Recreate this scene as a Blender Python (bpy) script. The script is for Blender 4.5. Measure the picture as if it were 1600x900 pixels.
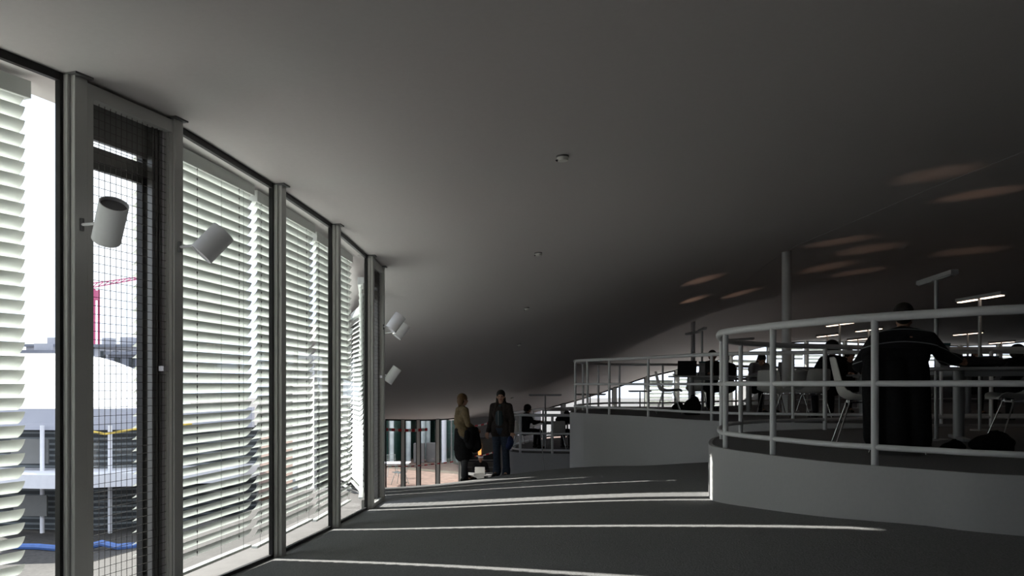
import bpy, bmesh, math, random
import numpy as np
from mathutils import Vector, Matrix, Euler
from mathutils.geometry import delaunay_2d_cdt
random.seed(7)
PI = math.pi
for _o in list(bpy.data.objects): bpy.data.objects.remove(_o)
COL = bpy.context.scene.collection
SC = bpy.context.scene
EYE = 1.6
FPX = 1300.0
# ---------------- camera, world, sun, exposure ----------------
cam_data = bpy.data.cameras.new('camera')
cam = bpy.data.objects.new('camera', cam_data); COL.objects.link(cam)
cam.location = (0, 0, EYE); cam.rotation_euler = (PI/2, 0, 0)
cam_data.sensor_width = 36; cam_data.lens = FPX/1600*36
cam_data.shift_y = 150/1600.0
cam_data.clip_end = 600; cam_data.clip_start = 0.05
SC.camera = cam
SC.cycles.max_bounces = 16; SC.cycles.diffuse_bounces = 10; SC.cycles.transparent_max_bounces = 32
SC.view_settings.view_transform = 'Standard'
SC.view_settings.look = 'None'
SC.view_settings.gamma = 1
SC.view_settings.use_curve_mapping = False
SC.view_settings.exposure = 0.45
world = bpy.data.worlds.new('world'); SC.world = world; world.use_nodes = True
_nt = world.node_tree
_bg = _nt.nodes['Background']
_tc = _nt.nodes.new('ShaderNodeTexCoord'); _nz = _nt.nodes.new('ShaderNodeTexNoise'); _rp = _nt.nodes.new('ShaderNodeValToRGB')
_nz.inputs['Scale'].default_value = 2.2; _nz.inputs['Detail'].default_value = 5
_rp.color_ramp.elements[0].position = .35; _rp.color_ramp.elements[0].color = (.62, .74, 1, 1)
_rp.color_ramp.elements[1].position = .62; _rp.color_ramp.elements[1].color = (.92, .95, 1, 1)
_nt.links.new(_tc.outputs['Generated'], _nz.inputs['Vector']); _nt.links.new(_nz.outputs['Fac'], _rp.inputs['Fac'])
_nt.links.new(_rp.outputs['Color'], _bg.inputs['Color'])
_bg.inputs['Strength'].default_value = 1.55
sun_d = bpy.data.lights.new('sun', 'SUN'); sun_d.energy = 11.0; sun_d.angle = math.radians(0.6); sun_d.color = (1, .95, .88)
sun = bpy.data.objects.new('sun', sun_d); COL.objects.link(sun)
SUN_DIR = Vector((.733, -.544, -.407)).normalized()
sun.rotation_euler = SUN_DIR.to_track_quat('-Z', 'Y').to_euler()
sun.location = (-30, 30, 30)

def W(px, py, Y):
    return Vector(((px-800)/FPX*Y, Y, EYE-(py-600)/FPX*Y))
def XY(px, Y): return ((px-800)/FPX*Y, Y)

# ---------------- materials ----------------
def mat(name, col, rough=.6, metal=0, var=0, scale=8, bump=0, emit=None, estr=0, spec=.4, coat=0):
    m = bpy.data.materials.new(name); m.use_nodes = True
    nt = m.node_tree; b = nt.nodes['Principled BSDF']
    b.inputs['Base Color'].default_value = (*col, 1); b.inputs['Roughness'].default_value = rough
    b.inputs['Metallic'].default_value = metal; b.inputs['Specular IOR Level'].default_value = spec
    if coat: b.inputs['Coat Weight'].default_value = coat
    if var or bump:
        t = nt.nodes.new('ShaderNodeTexCoord'); n = nt.nodes.new('ShaderNodeTexNoise')
        n.inputs['Scale'].default_value = scale; n.inputs['Detail'].default_value = 5
        nt.links.new(t.outputs['Object'], n.inputs['Vector'])
        if var:
            r = nt.nodes.new('ShaderNodeValToRGB')
            r.color_ramp.elements[0].position = .3; r.color_ramp.elements[1].position = .7
            r.color_ramp.elements[0].color = (*[max(0, c*(1-var)) for c in col], 1)
            r.color_ramp.elements[1].color = (*[min(1, c*(1+var)) for c in col], 1)
            nt.links.new(n.outputs['Fac'], r.inputs['Fac']); nt.links.new(r.outputs['Color'], b.inputs['Base Color'])
        if bump:
            bp = nt.nodes.new('ShaderNodeBump'); bp.inputs['Strength'].default_value = bump; bp.inputs['Distance'].default_value = .01
            nt.links.new(n.outputs['Fac'], bp.inputs['Height']); nt.links.new(bp.outputs['Normal'], b.inputs['Normal'])
    if emit:
        b.inputs['Emission Color'].default_value = (*emit, 1); b.inputs['Emission Strength'].default_value = estr
    return m
def glass(name, tint=(.93, .97, .95), refl=.9):
    m = bpy.data.materials.new(name); m.use_nodes = True; nt = m.node_tree
    for n in list(nt.nodes): nt.nodes.remove(n)
    out = nt.nodes.new('ShaderNodeOutputMaterial'); mx = nt.nodes.new('ShaderNodeMixShader')
    tr = nt.nodes.new('ShaderNodeBsdfTransparent'); gl = nt.nodes.new('ShaderNodeBsdfGlossy'); fr = nt.nodes.new('ShaderNodeLayerWeight')
    fr.inputs['Blend'].default_value = .5; gl.inputs['Roughness'].default_value = 0.0
    pw = nt.nodes.new('ShaderNodeMath'); pw.operation = 'POWER'; pw.inputs[1].default_value = 5
    ml = nt.nodes.new('ShaderNodeMath'); ml.operation = 'MULTIPLY_ADD'; ml.inputs[1].default_value = refl; ml.inputs[2].default_value = .05
    nt.links.new(fr.outputs['Facing'], pw.inputs[0])
    tr.inputs['Color'].default_value = (*tint, 1)
    nt.links.new(pw.outputs[0], ml.inputs[0]); nt.links.new(ml.outputs[0], mx.inputs[0])
    nt.links.new(tr.outputs[0], mx.inputs[1]); nt.links.new(gl.outputs[0], mx.inputs[2]); nt.links.new(mx.outputs[0], out.inputs[0])
    return m
def stripe_mat(name, base, line, period, width, rough=.8, offset=0.0, axis='Z', bend=0.0):
    m = mat(name, base, rough); nt = m.node_tree; b = nt.nodes['Principled BSDF']
    t = nt.nodes.new('ShaderNodeTexCoord'); s = nt.nodes.new('ShaderNodeSeparateXYZ'); nt.links.new(t.outputs['Object'], s.inputs[0])
    a = nt.nodes.new('ShaderNodeMath'); a.operation = 'ADD'; a.inputs[1].default_value = offset; nt.links.new(s.outputs[axis], a.inputs[0])
    if bend:
        q = nt.nodes.new('ShaderNodeMath'); q.operation = 'MULTIPLY'; nt.links.new(s.outputs['X'], q.inputs[0]); nt.links.new(s.outputs['X'], q.inputs[1])
        q2 = nt.nodes.new('ShaderNodeMath'); q2.operation = 'MULTIPLY_ADD'; q2.inputs[1].default_value = bend; q2.inputs[2].default_value = offset
        nt.links.new(q.outputs[0], q2.inputs[0]); nt.links.new(q2.outputs[0], a.inputs[1])
    f = nt.nodes.new('ShaderNodeMath'); f.operation = 'PINGPONG'; f.inputs[1].default_value = period/2; nt.links.new(a.outputs[0], f.inputs[0])
    l = nt.nodes.new('ShaderNodeMath'); l.operation = 'LESS_THAN'; l.inputs[1].default_value = width/2; nt.links.new(f.outputs[0], l.inputs[0])
    mx = nt.nodes.new('ShaderNodeMix'); mx.data_type = 'RGBA'; mx.inputs[6].default_value = (*base, 1); mx.inputs[7].default_value = (*line, 1)
    nt.links.new(l.outputs[0], mx.inputs[0]); nt.links.new(mx.outputs[2], b.inputs['Base Color'])
    return m
M = dict(
    ceiling=mat('ceiling_paint', (.63, .60, .595), .9, var=.015, scale=30, bump=.05),
    carpet=mat('grey_carpet', (.24, .24, .245), 1, var=.22, scale=90, bump=.6, spec=.1),
    white_wall=mat('white_plaster', (.46, .455, .46), .8, var=.02, scale=40, bump=.08),
    mullion=mat('grey_mullion', (.60, .60, .58), .5, var=.01, scale=4),
    cap=mat('cap_grey', (.16, .16, .16), .6, var=.05),
    gasket=mat('black_gasket', (.012, .012, .013), .5, var=.1),
    frame=mat('dark_aluminium', (.17, .17, .165), .4, .3, var=.04),
    lightframe=mat('light_aluminium', (.6, .58, .6), .4, .2, var=.03),
    wire=mat('wire', (.08, .075, .07), .5, .5, var=.05),
    slat=mat('slat_lacquer', (.66, .69, .665), .45, var=.015, scale=5),
    cord=mat('cord_dark', (.05, .05, .05), .7, var=.1),
    steelwire=mat('guide_steel', (.3, .33, .32), .4, .6, var=.05),
    rail=mat('white_enamel', (.78, .78, .79), .35, var=.02, scale=20),
    spot=mat('spot_enamel', (.86, .86, .88), .4, var=.02, scale=10),
    spotin=mat('spot_inner', (.13, .13, .14), .5, var=.1),
    shell=mat('chair_plastic', (.62, .61, .58), .45, var=.02, scale=10),
    chrome=mat('chrome', (.75, .75, .75), .12, 1, var=.03),
    table=mat('table_laminate', (.42, .42, .42), .4, var=.02, scale=10),
    tleg=mat('table_leg_grey', (.40, .40, .41), .4, .2, var=.03),
    black=mat('black_fabric', (.012, .012, .013), .9, var=.3, scale=40, bump=.3, spec=.15),
    plastic=mat('black_plastic', (.02, .02, .022), .35, var=.1),
    screen=mat('dark_screen', (.02, .022, .025), .15, var=.1),
    detector=mat('detector_white', (.85, .85, .80), .5, var=.03),
    tube=mat('light_tube', (1, .9, .8), .5, emit=(1, .78, .6), estr=2.2, var=.01),
    tubeoff=mat('tube_off', (.4, .4, .4), .4, var=.02),
    skin=mat('skin', (.42, .24, .17), .55, var=.06, scale=30),
    hair=mat('dark_hair', (.014, .011, .009), .6, var=.3, scale=60, bump=.4),
    brownhair=mat('brown_hair', (.12, .065, .025), .6, var=.4, scale=60, bump=.4),
    olive=mat('olive_jacket', (.16, .115, .06), .8, var=.2, scale=25, bump=.3),
    brownfur=mat('dark_brown_jacket', (.035, .027, .024), .95, var=.4, scale=60, bump=.8),
    teal=mat('teal_top', (.03, .05, .06), .8, var=.15, scale=30),
    jeans=mat('blue_jeans', (.035, .048, .075), .9, var=.3, scale=40, bump=.3),
    darkcloth=mat('dark_cloth', (.016, .016, .018), .9, var=.25, scale=40, bump=.3, spec=.15),
    greycloth=mat('grey_cloth', (.06, .06, .065), .9, var=.2, scale=40, bump=.3),
    whitecloth=mat('white_shirt', (.28, .28, .30), .9, var=.1, scale=40, bump=.2),
    sweater=stripe_mat('striped_sweater', (.010, .010, .012), (.26, .28, .29), .112, .009, .95, offset=.068, bend=.5),
    boots=mat('black_leather', (.012, .011, .01), .4, var=.2),
    bluebag=mat('blue_bag', (.02, .035, .12), .7, var=.2, scale=20),
    capwhite=mat('white_cap', (.75, .75, .78), .8, var=.05),
    eye=mat('eye', (.05, .04, .035), .2, var=.05), lip=mat('lip', (.35, .07, .07), .5, var=.05),
    paper=mat('paper', (.6, .6, .6), .9, var=.05), book=mat('book_teal', (.06, .16, .18), .6, var=.1), pink=mat('book_pink', (.35, .16, .16), .7, var=.1),
    roofwhite=mat('white_membrane', (.85, .86, .88), .7, var=.03, scale=.6),
    fascia=mat('fascia', (.42, .43, .50), .7, var=.04, scale=2),
    outdark=mat('dark_facade', (.035, .04, .045), .3, var=.3, scale=3),
    outlouvre=stripe_mat('louvred_facade', (.03, .035, .04), (.16, .18, .19), .14, .05, .5),
    ledge=mat('white_ledge', (.75, .75, .8), .7, var=.03),
    asphalt=mat('asphalt', (.06, .055, .052), .95, var=.3, scale=12, bump=.3),
    paleconcrete=mat('pale_concrete', (.15, .14, .135), .9, var=.08, scale=6, bump=.1),
    pinkpave=mat('pink_paving', (.17, .105, .08), .9, var=.3, scale=4, bump=.1),
    hose=mat('blue_hose', (.08, .16, .42), .5, var=.1), red=mat('red_cover', (.45, .03, .07), .7, var=.15),
    yellow=mat('yellow_tape', (.7, .5, .1), .6, var=.1), cranered=mat('crane_red', (.55, .10, .22), .6, var=.1),
    hill=mat('grey_building', (.20, .21, .25), .9, var=.2, scale=.3), hill2=mat('pale_building', (.42, .42, .46), .9, var=.15, scale=.3),
    tape=stripe_mat('hazard_tape', (.62, .6, .58), (.5, .02, .03), .2, .1, .6, axis='X'),
    orange=mat('kiosk_light', (1, .5, .1), .5, emit=(1, .45, .12), estr=.9, var=.01),
    curtain=mat('pale_curtain', (.62, .66, .66), .8, var=.15, scale=3),
    greencurtain=mat('green_glass_panel', (.12, .2, .19), .2, var=.3, scale=2),
    glass=glass('window_glass', (.93, .96, .94)), glassg=glass('green_glass', (.62, .76, .72), 1.0),
)

# ---------------- mesh helpers ----------------
def tag(o, label=None, cat=None, group=None, kind=None):
    if label: o['label'] = label
    if cat: o['category'] = cat
    if group: o['group'] = group
    if kind: o['kind'] = kind
    return o
def empty(name, loc, label=None, cat=None, group=None, rz=0, kind=None):
    o = bpy.data.objects.new(name, None); COL.objects.link(o); o.location = loc; o.rotation_euler = (0, 0, rz)
    o.empty_display_size = .1
    return tag(o, label, cat, group, kind)
class MB:
    def __init__(s): s.bm = bmesh.new()
    def box(s, c, size, rz=0, rot=None):
        R = rot.to_4x4() if rot else Matrix.Rotation(rz, 4, 'Z')
        bmesh.ops.create_cube(s.bm, size=1, matrix=Matrix.Translation(c) @ R @ Matrix.Diagonal((*size, 1))); return s
    def bar(s, a, b, w, h):       # rectangular bar from a to b: w sideways (horizontal), h the other way
        a, b = Vector(a), Vector(b); d = b-a; L = d.length; z = d/L
        up = Vector((0, 0, 1)) if abs(z.z) < .95 else Vector((0, 1, 0))
        x = z.cross(up).normalized(); y = x.cross(z)
        R = Matrix((x, y, z)).transposed().to_4x4()
        bmesh.ops.create_cube(s.bm, size=1, matrix=Matrix.Translation((a+b)/2) @ R @ Matrix.Diagonal((w, h, L, 1))); return s
    def cyl(s, a, b, r0, r1=None, n=12, caps=True):
        a, b = Vector(a), Vector(b); d = b-a; L = d.length
        if r1 is None: r1 = r0
        bmesh.ops.create_cone(s.bm, cap_ends=caps, segments=n, radius1=r0, radius2=r1, depth=L,
            matrix=Matrix.Translation((a+b)/2) @ d.to_track_quat('Z', 'Y').to_matrix().to_4x4()); return s
    def sph(s, c, r, sub=2, rot=None):
        if not hasattr(r, '__len__'): r = (r, r, r)
        R = rot.to_4x4() if rot else Matrix.Identity(4)
        bmesh.ops.create_icosphere(s.bm, subdivisions=sub, radius=1, matrix=Matrix.Translation(c) @ R @ Matrix.Diagonal((*r, 1))); return s
    def tube(s, pts, r, n=8, closed=False, cap=True):
        pts = [Vector(p) for p in pts]; N = len(pts); rings = []
        for i, p in enumerate(pts):
            a = pts[(i-1) % N] if (closed or i > 0) else p; b = pts[(i+1) % N] if (closed or i < N-1) else p
            t = (b-a).normalized(); up = Vector((0, 0, 1)) if abs(t.z) < .95 else Vector((0, 1, 0))
            x = t.cross(up).normalized(); y = x.cross(t)
            rr = r[i] if hasattr(r, '__len__') else r
            rings.append([s.bm.verts.new(p+(x*math.cos(2*PI*k/n)+y*math.sin(2*PI*k/n))*rr) for k in range(n)])
        for i in range(N if closed else N-1):
            A, B = rings[i], rings[(i+1) % N]
            for k in range(n): s.bm.faces.new((A[k], A[(k+1) % n], B[(k+1) % n], B[k]))
        if cap and not closed: s.bm.faces.new(rings[0][::-1]); s.bm.faces.new(rings[-1])
        return s
    def prism(s, poly, z0, z1, side=True):
        """poly: list of (x,y); z0,z1 numbers or functions of (x,y)"""
        f0 = z0 if callable(z0) else (lambda x, y: z0); f1 = z1 if callable(z1) else (lambda x, y: z1)
        a = [s.bm.verts.new((x, y, f0(x, y))) for x, y in poly]; b = [s.bm.verts.new((x, y, f1(x, y))) for x, y in poly]
        n = len(poly)
        for i in range(n): s.bm.faces.new((a[i], a[(i+1) % n], b[(i+1) % n], b[i]))
        s.bm.faces.new(a[::-1]); s.bm.faces.new(b); return s
    def grid(s, P):
        V = [[s.bm.verts.new(p) for p in row] for row in P]
        for i in range(len(V)-1):
            for j in range(len(V[0])-1): s.bm.faces.new((V[i][j], V[i][j+1], V[i+1][j+1], V[i+1][j]))
        return s
    def solid(s, t):
        bmesh.ops.recalc_face_normals(s.bm, faces=s.bm.faces[:])
        bmesh.ops.solidify(s.bm, geom=s.bm.faces[:], thickness=t); return s
    def build(s, name, m, parent=None, smooth=False, bevel=0, loc=None):
        bmesh.ops.recalc_face_normals(s.bm, faces=s.bm.faces[:])
        if bevel:
            es = [e for e in s.bm.edges if len(e.link_faces) == 2 and e.calc_face_angle(0) > .8]
            bmesh.ops.bevel(s.bm, geom=es, offset=bevel, segments=2, affect='EDGES', profile=.5)
        me = bpy.data.meshes.new(name)
        if loc is not None: bmesh.ops.translate(s.bm, vec=-Vector(loc), verts=s.bm.verts[:])
        s.bm.to_mesh(me); s.bm.free(); me.materials.append(m)
        if smooth:
            me.polygons.foreach_set('use_smooth', [True]*len(me.polygons))
            try: me.set_sharp_from_angle(angle=math.radians(40))
            except Exception: pass
        o = bpy.data.objects.new(name, me); COL.objects.link(o)
        if loc is not None: o.location = loc
        if parent: o.parent = parent
        return o
def struct(o): o['kind'] = 'structure'; return o
def copy_tree(o, parent=None):
    c = o.copy(); COL.objects.link(c)
    if parent: c.parent = parent
    for ch in list(o.children): copy_tree(ch, c)
    return c
def catmull(pts, n=8, closed=False):
    P = [Vector(p) for p in pts]; out = []; N = len(P)
    for i in range(N if closed else N-1):
        g = (lambda k: P[k % N]) if closed else (lambda k: P[max(0, min(N-1, k))])
        p0, p1, p2, p3 = g(i-1), g(i), g(i+1), g(i+2)
        for j in range(n):
            t = j/n
            out.append(.5*((2*p1)+(p2-p0)*t+(2*p0-5*p1+4*p2-p3)*t*t+(3*p1-p0-3*p2+p3)*t**3))
    if not closed: out.append(P[-1])
    return out
class TPS:
    def __init__(s, pts, lam=.02):
        s.c = np.array([(p[0], p[1]) for p in pts], float); z = np.array([p[2] for p in pts], float)
        n = len(z); K = s.k(s.c)+lam*np.eye(n); A = np.zeros((n+3, n+3)); A[:n, :n] = K
        Pm = np.c_[np.ones(n), s.c]; A[:n, n:] = Pm; A[n:, :n] = Pm.T
        s.w = np.linalg.solve(A, np.r_[z, 0, 0, 0])
    def k(s, q):
        d2 = ((q[:, None, :]-s.c[None])**2).sum(-1); return np.where(d2 > 1e-12, .5*d2*np.log(np.maximum(d2, 1e-12)), 0)
    def many(s, q):
        q = np.asarray(q, float); n = len(s.c); return s.k(q) @ s.w[:n] + s.w[n] + q @ s.w[n+1:]
    def __call__(s, x, y): return float(s.many([(x, y)])[0])
# ---------------- ceiling and floor surfaces ----------------
def rel(px, py, Y): v = W(px, py, Y); return (v.x, v.y, v.z)
def ab(x, y, z): return (x, y, z+EYE)
ceil_pts = [ab(-2.52, 4.75, 1.75), ab(-2.29, 5.55, 1.76), ab(-2.04, 7.17, 1.71), ab(-1.9, 8.8, 1.68), ab(-1.825, 10.5, 1.615), ab(-1.82, 11.35, 1.60), ab(-3.07, 3.2, 1.72),
    rel(879, 244, 6.5), rel(841, 395, 10.9), rel(823, 481, 15.3), rel(811, 538, 19.7), rel(800, 621, 26.0), rel(850, 602, 24.5),
    rel(605, 655, 27), rel(700, 655, 27.5), rel(735, 652, 30), rel(765, 651, 34), rel(800, 651, 34), rel(860, 636, 33), rel(960, 606, 33), rel(1000, 592, 33.5), rel(1057, 578, 34),
    rel(1130, 560, 36), rel(1200, 538, 38), rel(1400, 537, 38), rel(1600, 533, 38), rel(1900, 530, 38),
    rel(1229, 393, 15.3), rel(1083, 503, 28), ab(10, 5, 2.4), ab(16, 15, 2.6), ab(22, 25, 2.5), ab(22, 38, 1.8),
    ab(0, -7, 1.7), ab(12, -7, 2.2), ab(22, -7, 2.4), ab(0, 0, 1.8), ab(4, 3, 2.1), ab(-9, -4, 1.7), ab(-2.5, 15, 1.15), ab(-4.1, 17.5, .7), ab(-14, 20.5, -.2), ab(-14, 26.5, -1.1), ab(12, 30, 2.2), ab(18, 30, 2.3)]
CEIL = TPS(ceil_pts, .03)
floor_pts = [ab(-2.52, 4.75, -1.45), ab(-2.29, 5.55, -1.45), ab(-2.04, 7.17, -1.485), ab(-1.9, 8.8, -1.52), ab(-1.825, 10.5, -1.575), ab(-1.82, 11.35, -1.6), ab(-3.07, 3.2, -1.45),
    ab(.77, 4.96, -1.15), ab(2.36, 5.3, -.95), ab(-.6, 7.78, -1.33), ab(.99, 6.45, -1.106), ab(0, 9.2, -1.31), ab(1.25, 8.14, -1.127), ab(1.95, 7.9, -1.06),
    ab(3.2, 5.1, -.94), ab(2.5, 5.7, -.95), rel(603, 768, 14.2), rel(722, 752, 15.9), rel(783, 744, 16.2), rel(893, 733, 16.6), rel(1110, 722, 12.9), rel(1000, 728, 14.6),
    ab(-2.2, 19, -2.7), ab(0, 19, -2.55), ab(1.8, 19.5, -2.5), ab(-4, 27, -3.7), ab(0, 23, -3.4), ab(-1, 28, -3.7), ab(2, 34, -3.7), ab(6, 34, -3.6), ab(8.2, 35, -3.3), rel(1170, 584, 37), rel(1260, 582, 37), rel(1400, 580, 37), rel(1600, 578, 37), rel(1200, 594, 33), rel(1350, 592, 33), rel(1600, 592, 33), rel(1300, 626, 28), rel(1500, 626, 28), ab(11, 25.5, -1.2), ab(16, 25.5, -1.2), ab(12, 20, -1.2),
    ab(0, 0, -1.5), ab(-9, -4, -1.6), ab(0, -7, -1.6), ab(10, -7, -1.3), ab(10, 4, -1.0), ab(8, 12, -1.0), ab(22, 0, -1.2), ab(22, 20, -1.6), ab(-4.1, 17.5, -2.2), ab(-14, 20.5, -3.3), ab(-14, 27, -3.7), ab(6, 20, -2.2)]
FLOOR = TPS(floor_pts, .03)
# nodes of the left glass wall
WN = [(-9.7, -3.9), (-8.2, -3.1), (-6.9, -2.1), (-5.7, -.95), (-4.7, .35), (-3.8, 1.75), (-3.07, 3.2), (-2.52, 4.75), (-2.29, 5.55), (-2.04, 7.17), (-1.9, 8.8), (-1.825, 10.5),
      (-1.82, 11.35), (-2.12, 13.0), (-2.6, 14.6), (-3.25, 16.1), (-4.1, 17.5), (-5.0, 19.2), (-5.6, 21.5), (-6.0, 24)]
FARN = [(-6.2, 26.6), XY(600, 27), XY(630, 27.05), XY(654, 27.1), XY(684, 27.2), XY(720, 27.6), XY(728, 33.6), XY(800, 34), XY(850, 33), XY(880, 33), XY(960, 33), XY(1010, 33.5), XY(1057, 34), XY(1100, 35),
        XY(1140, 36), XY(1200, 38), XY(1260, 38.1), XY(1320, 38.1), XY(1380, 38.1), XY(1440, 38.1), XY(1500, 38.1), XY(1560, 38), XY(1620, 38)]
ROOM = WN + FARN + [(30, 38), (30, -7.5), (-9.7, -7.5)]
def expand(poly, d):
    n = len(poly); out = []
    A = sum(poly[i][0]*poly[(i+1) % n][1]-poly[(i+1) % n][0]*poly[i][1] for i in range(n))
    s = 1 if A > 0 else -1
    for i in range(n):
        p0, p1, p2 = Vector(poly[i-1]), Vector(poly[i]), Vector(poly[(i+1) % n])
        d1 = (p1-p0).normalized(); d2 = (p2-p1).normalized()
        n1 = Vector((d1.y, -d1.x))*s; n2 = Vector((d2.y, -d2.x))*s
        m = (n1+n2).normalized(); k = d/max(.4, m.dot(n1)); out.append((p1.x+m.x*k, p1.y+m.y*k))
    return out
def slab(name, poly, fn, step, thick, m):
    xs = [p[0] for p in poly]; ys = [p[1] for p in poly]
    V = [Vector(p) for p in poly]; n = len(V); E = []
    # subdivide the boundary
    B = []
    for i in range(n):
        a, b = V[i], V[(i+1) % n]; k = max(1, int((b-a).length/step))
        for j in range(k): B.append(a+(b-a)*j/k)
    nb = len(B); E = [(i, (i+1) % nb) for i in range(nb)]
    pts = list(B); Bn = np.array([tuple(b) for b in B])
    x = min(xs)+step/2
    while x < max(xs):
        y = min(ys)+step/2
        while y < max(ys):
            if np.min((Bn[:, 0]-x)**2+(Bn[:, 1]-y)**2) > (step*.55)**2: pts.append(Vector((x, y)))
            y += step
        x += step
    r = delaunay_2d_cdt(pts, E, [], 1, 1e-4)
    vs, es, fs = r[0], r[1], r[2]
    z = fn.many([(v.x, v.y) for v in vs])
    bm = bmesh.new()
    a = [bm.verts.new((v.x, v.y, z[i])) for i, v in enumerate(vs)]
    for f in fs:
        try: bm.faces.new([a[i] for i in f])
        except ValueError: pass
    bmesh.ops.recalc_face_normals(bm, faces=bm.faces[:])
    if sum(f.normal.z for f in bm.faces) < 0: bmesh.ops.reverse_faces(bm, faces=bm.faces[:])
    ret = bmesh.ops.extrude_face_region(bm, geom=bm.faces[:])
    nv = [g for g in ret['geom'] if isinstance(g, bmesh.types.BMVert)]
    bmesh.ops.translate(bm, vec=(0, 0, thick), verts=nv)
    for v in [v for v in bm.verts if not v.link_faces]: bm.verts.remove(v)
    mb = MB(); mb.bm.free(); mb.bm = bm
    o = mb.build(name, m); me = o.data
    me.polygons.foreach_set('use_smooth', [abs(p.normal.z) > .3 for p in me.polygons])
    try: me.set_sharp_from_angle(angle=math.radians(50))
    except Exception: pass
    return struct(o)
slab('ceiling', expand(ROOM, .42), CEIL, .45, .3, M['ceiling'])
slab('floor', expand(ROOM, .10), FLOOR, .35, -.35, M['carpet'])

def fl(x, y): return FLOOR(x, y)
def ce(x, y): return CEIL(x, y)
# solid walls out of the frame and the far plain piece
def wall(name, a, b, t=.2, m='white_wall', z0=None, z1=None):
    a, b = Vector(a), Vector(b); d = (b-a).normalized(); nrm = Vector((-d.y, d.x))*t/2
    k = max(1, int((b-a).length/1.0)); P = []
    mb = MB()
    for i in range(k):
        p, q = a+(b-a)*i/k, a+(b-a)*(i+1)/k
        mb.prism([tuple(p-nrm), tuple(q-nrm), tuple(q+nrm), tuple(p+nrm)], lambda x, y: (z0 if z0 is not None else fl(x, y)-.1), lambda x, y: (z1 if z1 is not None else ce(x, y)+.1))
    return struct(mb.build(name, M[m]))
wall('wall_right', (30.05, -7.5), (30.05, 38))
wall('wall_far_left', (-6.05, 24), (-6.25, 26.6))
for i, (a, b) in enumerate([(WN[k], WN[k+1]) for k in range(0, 5)]): wall('wall_left_sunblock' if i == 0 else 'wall_left_sunblock.%03d' % i, a, b, .12)  # unseen solid stand-in for further glass bays, added to keep the sun out
wall('wall_back', (-4.8, -7.55), (30, -7.55), z1=None)
wall('wall_side', (-9.75, -7.5), (-9.75, -3.9))
wall('wall_far', XY(728, 33.7), XY(845, 34.05), .15)
wall('wall_far.001', XY(722, 27.9), XY(728, 33.6), .12)
for k in (16, 17, 18): wall('wall_patio' if k == 16 else 'wall_patio.%03d' % (k-16), WN[k], WN[k+1], .12)
wall('wall_far.002', FARN[0], FARN[1], .12)
wall('wall_far.003', XY(1620, 38.05), (30, 38.05), .12)

# ---------------- glazing ----------------
def vbar(mb, p, d, w, dep, z0, z1, off=0.0):
    """vertical box: centre p, width w along d, depth dep starting at off inward (n)"""
    n = Vector((d.y, -d.x))
    c = Vector(p)+n*(off+dep/2)
    mb.box((c.x, c.y, (z0+z1)/2), (w, dep, z1-z0), rz=math.atan2(d.y, d.x)); return mb
def slanted(mb, p, q, n, dep, off, a0, a1, fn, h0, h1):
    """horizontal member following surface fn between wall params; h0,h1 relative heights"""
    A = Vector(p)+n*off; B = Vector(q)+n*off; A2 = A+n*dep; B2 = B+n*dep
    za, zb = fn(*p), fn(*q)
    vs = [mb.bm.verts.new(v) for v in ((A.x, A.y, za+h0), (B.x, B.y, zb+h0), (B2.x, B2.y, zb+h0), (A2.x, A2.y, za+h0), (A.x, A.y, za+h1), (B.x, B.y, zb+h1), (B2.x, B2.y, zb+h1), (A2.x, A2.y, za+h1))]
    for f in ((0, 1, 2, 3), (4, 5, 6, 7), (0, 1, 5, 4), (1, 2, 6, 5), (2, 3, 7, 6), (3, 0, 4, 7)): mb.bm.faces.new([vs[i] for i in f])
    return mb
NWIN = [0]
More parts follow.
